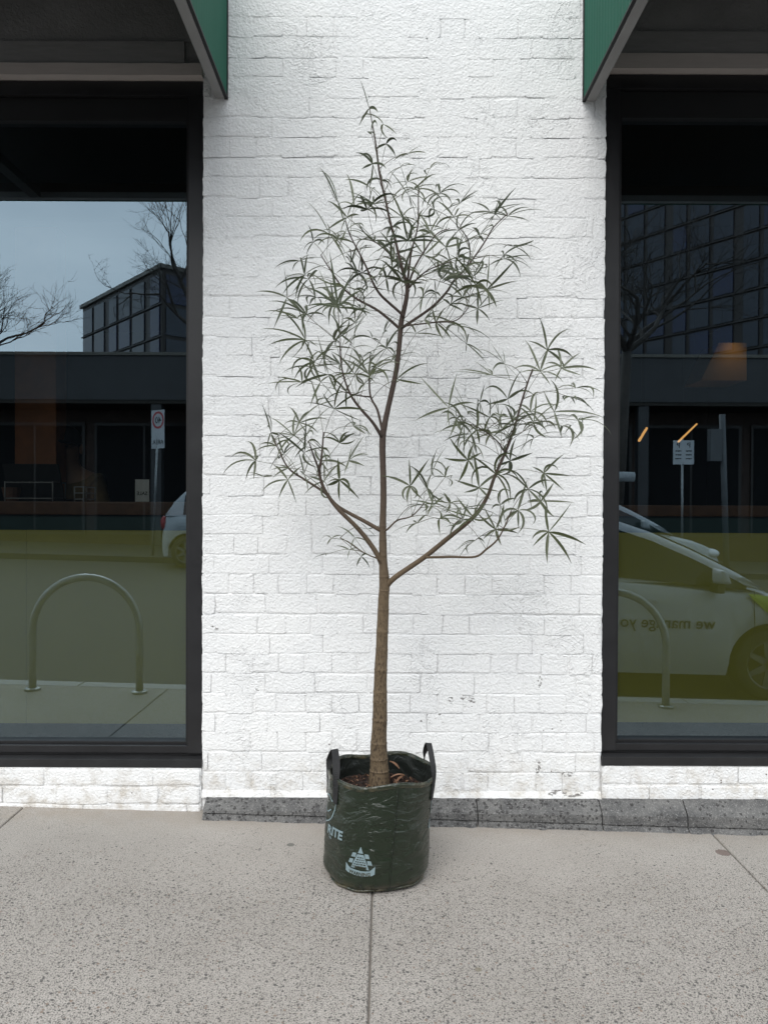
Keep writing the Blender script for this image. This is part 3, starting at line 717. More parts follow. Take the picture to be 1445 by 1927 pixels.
# soil
g = G(); v = [(BC.x + LEAN * .8, BC.y, BC.z + 0.30)]
NR = 14
for j in range(1, NR + 1):
    for i in range(64):
        th = 2 * math.pi * i / 64; rr = j / NR; q = bag_pt(th, 0.29, -0.006); x = v[0][0] + (q.x - v[0][0]) * rr; y = v[0][1] + (q.y - v[0][1]) * rr
        v.append((x, y, BC.z + 0.300 - 0.010 * rr + 0.012 * noise.noise(Vector((x * 14, y * 14, 0))) + 0.005 * noise.noise(Vector((x * 60, y * 60, 0)))))
f = [(0, 1 + i, 1 + (i + 1) % 64) for i in range(64)] + [(1+(j-1)*64+i, 1+j*64+i, 1+j*64+(i+1) % 64, 1+(j-1)*64+(i+1) % 64) for j in range(1, NR) for i in range(64)]
g.add(v, f); mk('soil', g, SOIL, bag, smooth=True)
g = G()
for _ in range(900):
    an = rnd.uniform(0, 6.283); rr = 0.17 * math.sqrt(rnd.random()); c_ = Vector((BC.x + LEAN*.8 + rr*math.cos(an), BC.y + rr*math.sin(an), BC.z + 0.302 - 0.010*rr/.18 + rnd.uniform(0, .008)))
    rot = Euler((rnd.uniform(-.8, .8), rnd.uniform(-.8, .8), rnd.uniform(0, 6.3))).to_matrix(); sx, sy, sz = rnd.uniform(.002, .009), rnd.uniform(.0012, .003), rnd.uniform(.001, .002)
    hexa([c_ + rot @ Vector((x*sx, y*sy, z*sz)) for (x, y, z) in ((-1,-1,-1),(1,-1,-1),(.8,1,-1),(-.9,.8,-1),(-.9,-1,1),(1,-.8,1),(.8,.9,1),(-.8,.9,1))], g, rnd.choice((0, 0, 0, 1, 1, 1, 1, 2)))
mk('bark_mulch', g, [SOIL, BARKC, DRYL], bag, kind='stuff')
for k, (px, py, L_, rot_) in enumerate(((742, 1440, .030, 2.2), (748, 1461, .026, .4), (753, 1466, .030, 1.0))):
    c_ = P(px, py, 2.84); c_.z = max(c_.z, BC.z + .308); v = []; cs, sn = math.cos(rot_), math.sin(rot_)
    for i in range(6):
        t = i / 5; w_ = .009 * math.sin(math.pi * (0.1 + .85 * t)) + .001; x = (t - .5) * L_ * 2
        for s_ in (-1, 0, 1): v.append((c_.x + x * cs - s_ * w_ * sn * .6, c_.y + s_ * w_ * cs * .6 - .01 * t, c_.z + x * sn * .6 + abs(s_) * .004 + .006 * math.sin(t * 3)))
    f = [(i*3+q, i*3+q+1, (i+1)*3+q+1, (i+1)*3+q) for i in range(5) for q in range(2)]
    o = mk('dry_leaf', G().add(v, f), DRYL); tag(o, ('curled tan dry leaf standing behind the trunk base on the soil', 'broken tan dry leaf lying flat on the soil', 'tan dry leaf lying on the soil at the bag rim')[k], 'dry leaf')

# ================================================================== TREE
a = M_('bark'); p = a.pos((1, 1, 0.32)); z = a.sep(a.pos(), 2)
fl = a.noise(p, 210, 3, 0.7); br_ = a.noise(a.pos(), 16, 3)
lowc = a.mix(br_, (0.105, 0.074, 0.044), (0.165, 0.120, 0.072)); upc = a.mix(br_, (0.050, 0.035, 0.029), (0.083, 0.060, 0.049))
col = a.mix(a.smooth(z, 0.9, 1.6), lowc, upc)
fk = a.math('MULTIPLY', a.ramp(fl, (0.40, 1.0), (0.50, 0.0)), a.smooth(z, 1.45, 0.5))
col = a.mix(a.math('MULTIPLY', fk, 0.85), col, (0.032, 0.021, 0.014))
BARK = a.set(col, 0.75, a.bump(fl, 0.7, 0.003), 0.3)
def leafmat(name, c1, c2):
    a = M_(name); n = a.noise(a.obj(), 18, 3)
    gm = a.n.new('ShaderNodeNewGeometry'); col = a.mix(n, c1, c2)
    col = a.mix(a.math('MULTIPLY', gm.outputs['Backfacing'], 0.55), col, (0.16, 0.19, 0.13))
    tb = a.n.new('ShaderNodeBsdfTranslucent'); a.l.new(col, tb.inputs[0]); a.set(col, 0.42, None, 0.5)
    ms = a.n.new('ShaderNodeMixShader'); ms.inputs[0].default_value = 0.22; a.l.new(a.b.outputs[0], ms.inputs[1]); a.l.new(tb.outputs[0], ms.inputs[2]); a.l.new(ms.outputs[0], a.out.inputs[0])
    return a.m
LEAFM = [leafmat('leaf_green', (0.038, 0.048, 0.019), (0.078, 0.088, 0.034)), leafmat('leaf_grey_green', (0.075, 0.088, 0.050), (0.125, 0.138, 0.085)), leafmat('leaf_deep', (0.024, 0.031, 0.014), (0.050, 0.060, 0.027))]
STEM = simple('petiole', (0.085, 0.08, 0.045), 0.6, 0.2)

TY = 2.86
tree = root('potted_tree', (P(712, 1470, TY).x, TY, BC.z + 0.30), 'slender young tree with narrow palmate leaves growing in the green bag', 'tree')
BRANCH = []   # name, [(px, py, depth, radius px)]
trunk_px = [(712,1496,23),(712,1470,20.5),(713,1445,17.5),(713,1390,15),(715,1330,13.5),(717,1250,12),(720,1180,10.8),(722,1130,10.2),(724,1100,9.8),(721,1060,8.0),(720,1020,7.2),(720.5,985,6.4),(721.5,930,5.9),(720.5,870,5.8),(720,825,6.2),(724,798,5.6),(731,765,5.0),(738,734,5.0),(747,689,4.6),(752,640,4.6),(755,605,4.8),(764,565,4.2),(766,540,3.6),(760,517,3.2),(755,500,3.0),(749,475,2.6),(742,446,2.6),(734,417,2.3),(725,375,2.2),(715,331,1.9),(708,278,1.6),(704,252,1.3),(699,225,0.9),(695,200,0.6)]
def lin(y0, y1, n): return [y0 + (y1 - y0) * i / max(1, n - 1) for i in range(n)]
def B(pts, d0, d1, r0, r1):
    n = len(pts); BRANCH.append([(x, y, d, r) for (x, y), d, r in zip(pts, lin(d0, d1, n), lin(r0, r1, n))])
B([(726,1085),(713,1050),(692.6,1018),(670,991),(635.5,957),(616,931),(606,911),(601,888),(604,868),(606,850),(609,813)], 2.86, 2.80, 5.4, 1.3)
B([(716,998),(686,981),(654,964),(633,950),(612,928),(576,904),(544,882),(526,850),(514.5,824)], 2.86, 2.99, 4.0, 1.0)
B([(601,886),(588,850),(581,831)], 2.81, 2.72, 2.0, 0.8)
B([(727,1104),(733,1096),(751,1081),(798.5,1048.6),(846,1010),(876,986),(900,962),(917.5,932.5),(929,900),(950,852),(965,813),(980,760),(992,721),(1002,694)], 2.86, 2.74, 6.0, 1.3)
B([(722,1068),(711,1052),(697,1046),(678,1036),(655,1020),(640,1012)], 2.86, 2.74, 1.5, 0.7)
B([(801,1049),(849,1048),(894,1047.7),(914.5,1034),(935,1016),(950,989),(961,962)], 2.82, 2.66, 2.4, 1.1)
B([(721,1002),(730,995),(748,979),(775,971),(798,947)], 2.86, 2.76, 2.0, 0.9)
B([(718,822),(715,816),(700.5,794),(674,764),(657.5,738),(644,697),(639,644)], 2.86, 2.76, 4.0, 1.0)
B([(720,818),(719,809),(710,771.5),(697,745),(695,704),(697,667)], 2.86, 2.94, 3.0, 1.0)
B([(697,747),(672,744),(648,738)], 2.90, 2.82, 1.6, 0.8)
B([(753,622),(749,616),(712,585),(670.6,562),(644,540),(618,502),(604,480)], 2.86, 2.95, 3.2, 0.9)
B([(757,600),(756.5,592),(719,558),(704,536),(689,502),(678,480),(659,443),(650,415)], 2.86, 2.76, 2.9, 0.9)
B([(753,624),(758,616),(809,581),(839,551),(854,528),(876,506),(910,458),(928,428),(955,402)], 2.86, 2.97, 3.0, 0.9)
B([(755,618),(764,613),(816,607),(858,603),(880,580)], 2.86, 2.74, 1.8, 0.8)
B([(765,550),(770,500),(775,469),(786,424),(787,357)], 2.86, 2.78, 2.4, 0.9)
B([(767,542),(779,506),(800,470),(822,440),(846,430)], 2.86, 2.92, 2.2, 0.8)
B([(766,545),(790,520),(812,505),(850,492)], 2.86, 2.74, 1.8, 0.8)
B([(757,508),(735,480),(705,455),(680,450)], 2.86, 2.94, 1.8, 0.8)
B([(876,507),(884,480),(880,450),(865,430)], 2.93, 2.80, 1.5, 0.7)
B([(950,852),(935,830),(912,812),(885,798)], 2.77, 2.68, 1.4, 0.7)
B([(846,1010),(852,990),(868,975)], 2.80, 2.72, 1.3, 0.7)
K = TY / F
def cat(pts, n=5):
    o = []
    for i in range(len(pts) - 1):
        p0, p1, p2, p3 = (Vector(pts[max(0, i-1)]), Vector(pts[i]), Vector(pts[i+1]), Vector(pts[min(len(pts)-1, i+2)]))
        for k in range(n):
            t = k / n; o.append(0.5 * ((2*p1) + (p2-p0)*t + (2*p0-5*p1+4*p2-p3)*t*t + (-p0+3*p1-3*p2+p3)*t*t*t))
    o.append(Vector(pts[-1])); return o
def limb(px, n, sides, ringsp):
    q = [(*P(x, y, d), r * K) for (x, y, d, r) in px]; s_ = cat(q, n); pts = [c.xyz for c in s_]; rad = [max(0.0009, c.w) for c in s_]
    acc = 0; o_p = []; o_r = []; o_n = []
    last = rnd.uniform(0, ringsp)
    for i, (pp, r_) in enumerate(zip(pts, rad)):
        jit = 1 + 0.05 * noise.noise(pp * 25)
        o_p.append(pp + Vector((noise.noise(pp * 9), noise.noise(pp * 9 + Vector((5, 0, 0))), 0)) * r_ * 0.12); o_r.append(r_ * jit)
    # leaf scars: a raised ring now and then
    P2, R2 = [o_p[0]], [o_r[0]]
    for i in range(1, len(o_p)):
        seg = (o_p[i] - o_p[i-1]).length; last += seg
        if last > ringsp and seg > 0.012:
            last = rnd.uniform(-0.3, 0.3) * ringsp
            for t, kf in ((0.35, 1.0), (0.46, 1.045), (0.52, 1.045), (0.62, 1.0)):
                P2.append(o_p[i-1].lerp(o_p[i], t)); R2.append((o_r[i-1] * (1-t) + o_r[i] * t) * kf)
        P2.append(o_p[i]); R2.append(o_r[i])
    return tube(P2, R2, sides), pts
tg, tpts = limb([(x, y, TY, r) for x, y, r in trunk_px], 4, 14, 0.05)
trunk = mk('trunk', tg, BARK, tree, smooth=True)
samples = [(trunk, q_, 1.0) for q_ in tpts if q_.z > 1.75]
for px in BRANCH:
    bg2, bpts = limb(px, 5, 8, 0.04)
    bo = mk('branch', bg2, BARK, tree, smooth=True)
    samples += [(bo, q_, i / len(bpts)) for i, q_ in enumerate(bpts) if i / len(bpts) > 0.42]
def proj(p_):
    c = cam_rot.transposed() @ (p_ - CAM); return 722.5 + c.x / -c.z * F, 963.5 - c.y / -c.z * F
sam2 = [(o, q_, *proj(q_)) for o, q_, t in samples]

Z2 = [(575,92),(645,172),(585,210),(660,270),(770,320),(590,370),(735,385),(880,395),(640,455),(575,485),(770,460),(800,500),(775,535),(930,520),(415,560),(500,585),(565,600),(465,640),(1030,570),(1180,610),(1270,635),(600,575),(740,640),(900,600),(690,690),(820,690),(1025,705),(1130,735),(295,765),(420,750),(375,725),(660,790),(1295,785),(1250,850),(225,860),(880,720),(960,790),(1000,640),(525,800),(480,870),(600,760),(770,760),(850,830),(980,860),(1090,905),(920,910),(540,920),(250,930),(700,860),(620,930)]
Z3 = [(270,120),(450,160),(520,95),(310,215),(400,240),(260,300),(500,340),(420,265),(530,270),(570,160),(660,120),(740,130),(820,100),(940,120),(1040,90),(1110,150),(980,250),(1080,210),(1120,270),(910,190),(850,330),(910,340),(810,395),(650,390),(1010,355),(400,430),(430,400),(265,440),(500,400),(590,420),(660,470),(490,470),(300,540),(540,520),(610,570),(430,550),(370,600),(690,530),(715,625),(235,640),(460,690),(460,600),(550,650),(320,755),(400,775),(500,600),(570,600),(330,640)]
Z4 = [(585,245),(350,325),(395,435),(540,350),(640,360),(1030,270),(915,410),(640,440),(780,460),(460,500),(490,620),(620,665),(225,555),(285,690),(990,555),(915,715),(790,725),(490,715),(625,490),(760,560),(850,1195),(1040,1190),(1000,1290),(820,1325),(1095,1345),(1145,1120)]
Z5 = [(495,90),(735,220),(660,290),(1005,130),(960,265),(1095,245),(1185,370),(755,440),(1155,430),(500,520),(430,565),(480,600),(640,555),(600,600),(965,590),(1100,610),(1200,575),(580,460),(920,590),(790,560),(790,600),(740,690),(505,825),(770,830),(575,1000),(985,910),(140,990),(275,915),(250,1010),(360,935),(680,915),(885,1010),(965,1085),(820,1145),(710,1110),(1015,1280),(680,1265),(550,1335),(185,1225),(470,1205),(325,1200),(220,1110),(290,1110),(390,1100),(460,1140),(540,1190),(1050,520),(900,520),(700,560),(560,640),(650,660),(920,690)]
hubs = [(480+u/2.676, 170+v/2.676) for u, v in Z2] + [(480+u/2.676, 480+v/2.676) for u, v in Z3] + [(430+u/4.379, 740+v/4.379) for u, v in Z4] + [(730+u/3.36, 620+v/3.36) for u, v in Z5]
def leaflet(g, base, d, nrm, Ln, wd, droop, curl, seg=8):
    p_ = Vector(base); v = []; d = d.normalized(); t_ = Vector(d)
    st = Ln / seg
    for i in range(seg + 1):
        t = i / seg
        wv = t_.cross(nrm); wv = wv.normalized() if wv.length > 1e-4 else Vector((1, 0, 0)); nn = wv.cross(t_).normalized()
        w_ = wd * (0.16 + 0.84 * math.sin(math.pi * min(1, t ** 0.75)) ** 0.8) if t < 0.995 else 0.0004
        w_ = max(w_ * (1.0 if t < .6 else 1 - (t - .6) * 1.1), 0.0004)
        if p_.y > WALL - 0.02: p_.y = WALL - 0.02
        v += [p_ - wv * w_ / 2 + nn * w_ * 0.22, p_.copy(), p_ + wv * w_ / 2 + nn * w_ * 0.22]
        t_ = (t_ + Vector((0, 0, -1)) * droop * (0.3 + 1.2 * t) / seg + wv * curl / seg).normalized(); p_ = p_ + t_ * st
    g.add(v, [(i*3+q, i*3+q+1, (i+1)*3+q+1, (i+1)*3+q) for i in range(seg) for q in range(2)])
def make_leaf(hx, hy, r, star=False):
    best = None
    for (o, q_, sx, sy) in sam2:
        d = math.hypot(sx - hx, sy - hy)
        if d > 190: continue
        c = abs(d - 60) + 0.55 * max(0, hy + 12 - sy) + r.uniform(0, 12)
        if best is None or c < best[0]: best = (c, o, q_, d)
    if best is None: return
    _, o, base, dpx = best
    hub = P(hx, hy, min(WALL - 0.10, max(2.45, base.y + r.uniform(-.16, .16))))
    ln = (hub - base).length
    mid = base.lerp(hub, 0.5) + Vector((0, 0, 1)) * ln * r.uniform(-0.02, 0.14)
    pet = cat([base, mid, hub], 3); g = G()
    tube(pet, [0.0016] + [0.0011] * (len(pet) - 2) + [0.0009], 4, g, mi=0)
    npv = len(g.f)
    fwd = (hub - mid).normalized(); fwd = (fwd + Vector((0, 0, 0.15))).normalized()
    nrm = (Vector((0, 0, 1)) * r.uniform(0.2, 1.0) + Vector((0, -1, 0)) * r.uniform(0.1, 1.0 if hy < 640 else 1.5) + Vector((r.uniform(-.6, .6), r.uniform(-.4, .4), r.uniform(-.3, .3)))).normalized()
    if star: nrm = Vector((r.uniform(-.25, .25), -1, r.uniform(-.1, .45))).normalized(); fwd = (fwd - nrm * fwd.dot(nrm) * .8).normalized()
    S = fwd.cross(nrm).normalized(); Nn = S.cross(fwd).normalized()
    n = r.choice((3, 3, 4)) if hy < 330 else r.choice((4, 5, 5, 6, 6, 7)); spread = r.uniform(75, 135); Lm = r.uniform(0.10, 0.185)
    dro = r.uniform(0.2, 1.7)
    wk = 1.04 if hy < 640 else 0.95
    if hy < 330: Lm *= 0.8
    if hx < 715 and hy > 990: Lm *= 0.5; n = 3; wk = .7
    if star: n = r.choice((6, 7)); spread = r.uniform(140, 158); Lm = r.uniform(.115, .15); dro = r.uniform(.05, .3); wk = 1.15
    for i in range(n):
        an = R(-spread + 2 * spread * i / (n - 1) + r.uniform(-13, 13))
        d = fwd * math.cos(an) + S * math.sin(an) + Nn * r.uniform(-.1, .30)
        curlk = r.uniform(-.55, .55) if r.random() < .8 else r.choice((-1, 1)) * r.uniform(1.2, 3.0)
        leaflet(g, hub, d, (Nn + Vector((r.uniform(-.6, .6), r.uniform(-.6, .6), r.uniform(-.4, .4)))).normalized(), Lm * (1 - 0.42 * abs(an) / math.pi * 1.4) * r.uniform(.72, 1.12), wk * r.uniform(.0066, .0102), dro * r.uniform(.5, 1.4), curlk)
    g.m = [0] * npv + [1] * (len(g.f) - npv)
    up = hy < 640
    mat = r.choices(LEAFM, (4, 2.6, 3) if up else (4, 4.5, .7))[0]
    mk('leaf', g, [STEM, mat], o, smooth=True, fixn=False, origin=tuple(base))
rl = random.Random(21)
STARS = {Z5.index(q) for q in ((1015,1280),(985,910),(575,1000),(965,1085),(770,830),(505,825),(140,990),(680,1265),(820,1145))}
n5 = len(hubs) - len(Z5)
hubs += [(930, 405), (905, 440), (948, 480), (890, 520), (870, 560), (915, 545), (860, 470), (540, 560), (560, 600), (575, 640), (585, 690)]
for hi, (hx, hy) in enumerate(hubs):
    make_leaf(hx, hy, rl, (hi - n5) in STARS or hi == n5 - len(Z4) + Z4.index((915,715)))
for _ in range(14):                                  # leaves half hidden inside the crown
    cx, cy, rx, ry = rl.choice(((760, 490, 120, 80), (680, 560, 110, 70), (640, 660, 85, 70), (830, 520, 80, 60), (900, 790, 70, 45)))
    make_leaf(cx + rl.gauss(0, .55) * rx, cy + rl.gauss(0, .55) * ry, rl)

# ================================================================== INSIDE THE SHOP
def counter(x0, x1, zt, zb, lab):
    c = root('counter', ((x0 + x1) / 2, 4.1, 0.12), lab, 'counter')
    mk('counter_front', box(x0, x1, 3.80, 4.45, 0.125, zb - .001), TEAL, c, bevel=.004)
    mk('counter_top', box(x0 - .02, x1 + .02, 3.78, 4.50, zb, zt), TIMB, c, bevel=.006)
    return c
zc = lambda x, y: P(x, y, 3.79).z
counter(-3.3, -0.55, zc(200, 944), zc(200, 969), 'teal counter with brown timber top behind the window that mirrors the sky')
counter(0.75, 3.3, zc(1300, 951), zc(1300, 972), 'teal counter with brown timber top behind the window that mirrors the hatchback')
ZC = zc(200, 944)
RACKW = simple('dull_white_wire', (.22, .22, .22), .5)
WARMW = simple('orange_timber', (0.34, 0.12, 0.04), 0.6, 0.25, 5)
q0, q1 = P(28, 700, 4.7).x, P(106, 700, 4.7).x
tag(mk('timber_column', box(q0, q1, 4.7, 4.86, .12, 3.24), WARMW, bevel=.01), 'orange brown timber column standing inside the shop', 'column')
# wire rack on the counter
def wire_rack(px0, px1, py0, py1, Y, shelves, lab):
    a0, a1 = P(px0, py1, Y), P(px1, py0, Y); z0 = ZC if abs(Y - 4.1) < .5 else a0.z
    t = root('wire_rack', ((a0.x + a1.x) / 2, Y, z0), lab, 'rack', None)
    dpt = 0.16
    for x in (a0.x, a1.x):
        for y in (Y, Y + dpt): mk('leg', tube([(x, y, z0), (x, y, a1.z)], .004, 6), RACKW, t, smooth=True)
    for k in range(shelves):
        z = z0 + (a1.z - z0) * (0.15 + 0.8 * k / max(1, shelves - 1)); g = G()
        for y in (Y, Y + dpt): tube([(a0.x, y, z), (a1.x, y, z)], .003, 5, g)
        for x in [a0.x + (a1.x - a0.x) * i / 8 for i in range(9)]: tube([(x, Y, z + .003), (x, Y + dpt, z + .003)], .0016, 4, g)
        mk('wire_shelf', g, RACKW, t)
wire_rack(10, 100, 906, 945, 4.05, 2, 'white wire rack standing on the timber counter beside a small plant')
wire_rack(141, 158, 915, 945, 4.05, 3, 'narrow white wire rack standing on the timber counter')
# laptop
c0 = P(88, 925, 4.3); t = root('laptop', (c0.x, 4.3, ZC), 'black laptop open on the timber counter in front of a person', 'laptop')
mk('screen', hexa([(c0.x-.15,4.18,ZC+.012),(c0.x+.15,4.18,ZC+.012),(c0.x+.15,4.19,ZC+.012),(c0.x-.15,4.19,ZC+.012),(c0.x-.15,4.10,ZC+.20),(c0.x+.15,4.10,ZC+.20),(c0.x+.15,4.11,ZC+.20),(c0.x-.15,4.11,ZC+.20)]), BLACKP, t, bevel=.003)
mk('keyboard', box(c0.x-.15, c0.x+.15, 4.20, 4.40, ZC+.001, ZC+.014), BLACKP, t, bevel=.003)
# sale card
c0 = P(268, 950, 3.95); CARD = simple('white_card', (0.5, 0.5, 0.5), .7, .04); INK = simple('dark_ink', (.02, .02, .022), .6)
t = root('sale_card', (c0.x, 3.95, ZC), 'white card with mirrored SALE lettering standing on the counter', 'sign')
hw = .036; zt_ = P(268, 934, 3.95).z; zb_ = ZC - .0
mk('card', box(c0.x - hw, c0.x + hw, 3.95, 3.954, ZC + .001, ZC + .115), CARD, t)
tv, tf = text_geo('SALE', .026, 0, .0004, 'CENTER')
mk('lettering', G().add([(c0.x - x, 3.9485, ZC + .035 + y) for x, y, z in tv], tf), INK, t)
# small plant in a pot on the counter
LPOT = simple('clay_pot', (.12, .06, .04), .7); PLF = simple('houseplant_leaf', (.12, .15, .03), .5, .4)
c0 = P(80, 900, 4.25); t = root('houseplant', (c0.x - .12, 4.15, ZC), 'small yellow green houseplant in a clay pot on the counter', 'plant')
px_ = c0.x - .12
mk('pot', tube([(px_, 4.15, ZC), (px_, 4.15, ZC + .07), (px_, 4.15, ZC + .075)], [.035, .05, .052], 14), LPOT, t, smooth=False)
g = G(); rp = random.Random(3)
for _ in range(60):
    d = Vector((rp.gauss(0, .6), rp.gauss(0, .4), rp.uniform(.3, 1.2))).normalized(); b_ = Vector((px_, 4.15, ZC + .07)) + d * rp.uniform(0.03, .13)
    leaflet(g, b_, (d + Vector((rp.gauss(0, .6), rp.gauss(0, .6), 0))).normalized(), Vector((0, -.5, 1)), rp.uniform(.05, .09), rp.uniform(.015, .03), 1.2, 0, 4)
mk('foliage', g, PLF, t, smooth=True, fixn=False)
# person behind the counter
def skin_body(name, verts, edges, radii, mat, parent, rootv=0, sub=2):
    me = bpy.data.meshes.new(name); me.from_pydata(verts, edges, []); o = bpy.data.objects.new(name, me); C.objects.link(o)
    o.parent = parent
    sk = o.modifiers.new('skin', 'SKIN'); sk.use_smooth_shade = True
    for i, r_ in enumerate(radii): me.skin_vertices[0].data[i].radius = (r_, r_ if not isinstance(r_, tuple) else r_[1])
    me.skin_vertices[0].data[rootv].use_root = True
    ss = o.modifiers.new('sub', 'SUBSURF'); ss.levels = sub; ss.render_levels = sub
    me.materials.append(mat); wloc[o.name] = Vector((0, 0, 0)); return o
SKIN = simple('skin', (.30, .17, .11), .55, .1); JACKET = simple('olive_brown_jacket', (.13, .085, .035), .8, .25, 12, bump=.004, bscale=30)
TROUS = simple('dark_trousers', (.02, .02, .024), .8); HAIRM = simple('dark_cap_cloth', (.012, .011, .014), .8)
h0 = P(137, 862, 5.0); per = root('person', (h0.x, 5.0, 0.12), 'person in a dark cap and olive brown jacket bending over the laptop', 'person', None, rot=(0, 0, 0))
hz = h0.z - 0.12; k_ = hz / 1.52
BV = [(0,0,.90),(0,.0,1.08),(0,-.02,1.26),(0,-.03,1.38),(0,-.05,1.455),(0,-.075,1.54),(0,-.085,1.62),
      (.16,-.02,1.37),(.23,-.06,1.12),(.15,-.28,1.02),(.10,-.36,1.02),
      (-.16,-.02,1.37),(-.23,-.06,1.12),(-.15,-.28,1.02),(-.10,-.36,1.02),
      (.10,0,.84),(.11,-.01,.47),(.11,.02,.08),(.11,-.12,.04),(-.10,0,.84),(-.11,-.01,.47),(-.11,.02,.08),(-.11,-.12,.04)]
BE = [(0,1),(1,2),(2,3),(3,4),(4,5),(5,6),(3,7),(7,8),(8,9),(9,10),(3,11),(11,12),(12,13),(13,14),(0,15),(15,16),(16,17),(17,18),(0,19),(19,20),(20,21),(21,22)]
BRD = [.14,.13,.145,.10,.052,.078,.082,.062,.047,.036,.03,.062,.047,.036,.03,.085,.06,.04,.035,.085,.06,.04,.035]
per.location = (h0.x, 5.0, 0.12)
sc3 = lambda L_: [(x * k_, y * k_, z * k_) for x, y, z in L_]
skin_body('body', sc3(BV), BE, [r_ * k_ for r_ in BRD], SKIN, per)
jv = [0,1,2,3,7,8,9,11,12,13]; jm = {q: i for i, q in enumerate(jv)}
skin_body('jacket', sc3([BV[q] for q in jv]), [(jm[a_], jm[b_]) for a_, b_ in BE if a_ in jm and b_ in jm], [BRD[q] * k_ * 1.14 + .006 for q in jv], JACKET, per)
tv_ = [0,15,16,17,19,20,21]; tm = {q: i for i, q in enumerate(tv_)}
skin_body('trousers', sc3([BV[q] for q in tv_]), [(tm[a_], tm[b_]) for a_, b_ in BE if a_ in tm and b_ in tm], [BRD[q] * k_ * 1.12 + .004 for q in tv_], TROUS, per)
def ellipsoid(c, r3, nu=16, nv=10, zmin=-1.0):
    v = []; 
    for j in range(nv + 1):
        ph = math.asin(zmin) + (math.pi / 2 - math.asin(zmin)) * j / nv
        for i in range(nu): th = 2*math.pi*i/nu; v.append((c[0]+r3[0]*math.cos(ph)*math.cos(th), c[1]+r3[1]*math.cos(ph)*math.sin(th), c[2]+r3[2]*math.sin(ph)))
    return v, [(j*nu+i, j*nu+(i+1) % nu, (j+1)*nu+(i+1) % nu, (j+1)*nu+i) for j in range(nv) for i in range(nu)]
hc = Vector((0, -.08, 1.60)) * k_
v, f = ellipsoid(hc, (.092, .112, .125), zmin=0.05); g = G().add(v, f)
v, f = ellipsoid(hc + Vector((0, -.12, .012)), (.075, .075, .012), zmin=-.9); g.add(v, f)
mk('cap', g, HAIRM, per, smooth=True)
v, f = ellipsoid(hc + Vector((0, -.098, -.045)), (.013, .02, .022)); mk('nose', G().add(v, f), SKIN, per, smooth=True)
for s_ in (-1, 1):
    v, f = ellipsoid(hc + Vector((s_ * .032, -.088, -.015)), (.011, .008, .008)); mk('eye', G().add(v, f), INK, per, smooth=True)
    v, f = ellipsoid(hc + Vector((s_ * .09, 0, -.03)), (.012, .022, .032)); mk('ear', G().add(v, f), SKIN, per, smooth=True)
v, f = ellipsoid(hc + Vector((0, -.09, -.083)), (.024, .008, .007)); mk('mouth', G().add(v, f), BARKC, per, smooth=True)
for s_ in (-1, 1):
    b_ = Vector((s_ * .10, -.36, 1.02)) * k_; g = G()
    for q, (dx, ln) in enumerate(((-.024, .062), (-.008, .072), (.008, .070), (.024, .055))):
        tube([b_ + Vector((dx*.6, 0, 0)), b_ + Vector((dx, -.045, .004)), b_ + Vector((dx, -.045-ln*.5, -.004)), b_ + Vector((dx, -.045-ln*.85, -.022))], [.010, .009, .008, .006], 7, g)
    tube([b_ + Vector((-s_*.012, .0, 0)), b_ + Vector((-s_*.036, -.03, -.005)), b_ + Vector((-s_*.042, -.062, -.012))], [.011, .010, .007], 7, g)
    mk('fingers', g, SKIN, per, smooth=True)
# pendant bar lamps
a = M_('warm_lamp'); em = a.n.new('ShaderNodeEmission'); em.inputs[0].default_value = (1.0, 0.50, 0.16, 1); em.inputs[1].default_value = 0.75; a.l.new(em.outputs[0], a.out.inputs[0]); LAMP = a.m
for k, (xa, ya, xb, yb, Y0, Y1, lab) in enumerate(((1202, 829, 1216, 806, 5.2, 5.7, 'short glowing orange bar lamp hanging inside the shop'), (1276, 831, 1310, 798, 5.2, 6.3, 'long glowing orange bar lamp hanging inside the shop'))):
    A_, B_ = P(xa, ya, Y0), P(xb, yb, Y1); t = root('pendant_lamp', (A_.x, Y0, A_.z), lab, 'lamp')
    mk('tube', tube([A_, B_], .009 if k == 0 else .007, 10), LAMP, t, smooth=True)
    for q in (A_.lerp(B_, .2), A_.lerp(B_, .8)): mk('cord', tube([q + Vector((0, 0, .012)), (q.x, q.y, 3.25)], .0015, 5), GASK, t)
# lit timber box overhead, with an unseen spot added to light it from above
pa = [P(1318, 716, 5.4), P(1404, 716, 5.4), P(1404, 645, 5.4), P(1352, 645, 5.4)]
OCH = simple('ochre_panel', (.30, .17, .06), .6, .15, 3)
v = [tuple(q) for q in pa] + [(q.x, q.y + .3, q.z) for q in pa]
tag(mk('ochre_panel', G().add(v, [(0,1,2,3),(7,6,5,4),(0,4,5,1),(1,5,6,2),(2,6,7,3),(3,7,4,0)]), OCH), 'ochre panel with a slanted edge lit from above inside the shop', 'panel')
sp = bpy.data.lights.new('added_panel_spot', 'SPOT'); spo = bpy.data.objects.new('added_panel_spot', sp); C.objects.link(spo)
spo.location = (pa[2].x - .10, 5.28, pa[2].z + .10); sp.energy = 1.1; sp.spot_size = R(80); sp.spot_blend = 1.0; sp.color = (1, .72, .38); sp.shadow_soft_size = .04
spo.rotation_euler = (R(22), 0, 0)

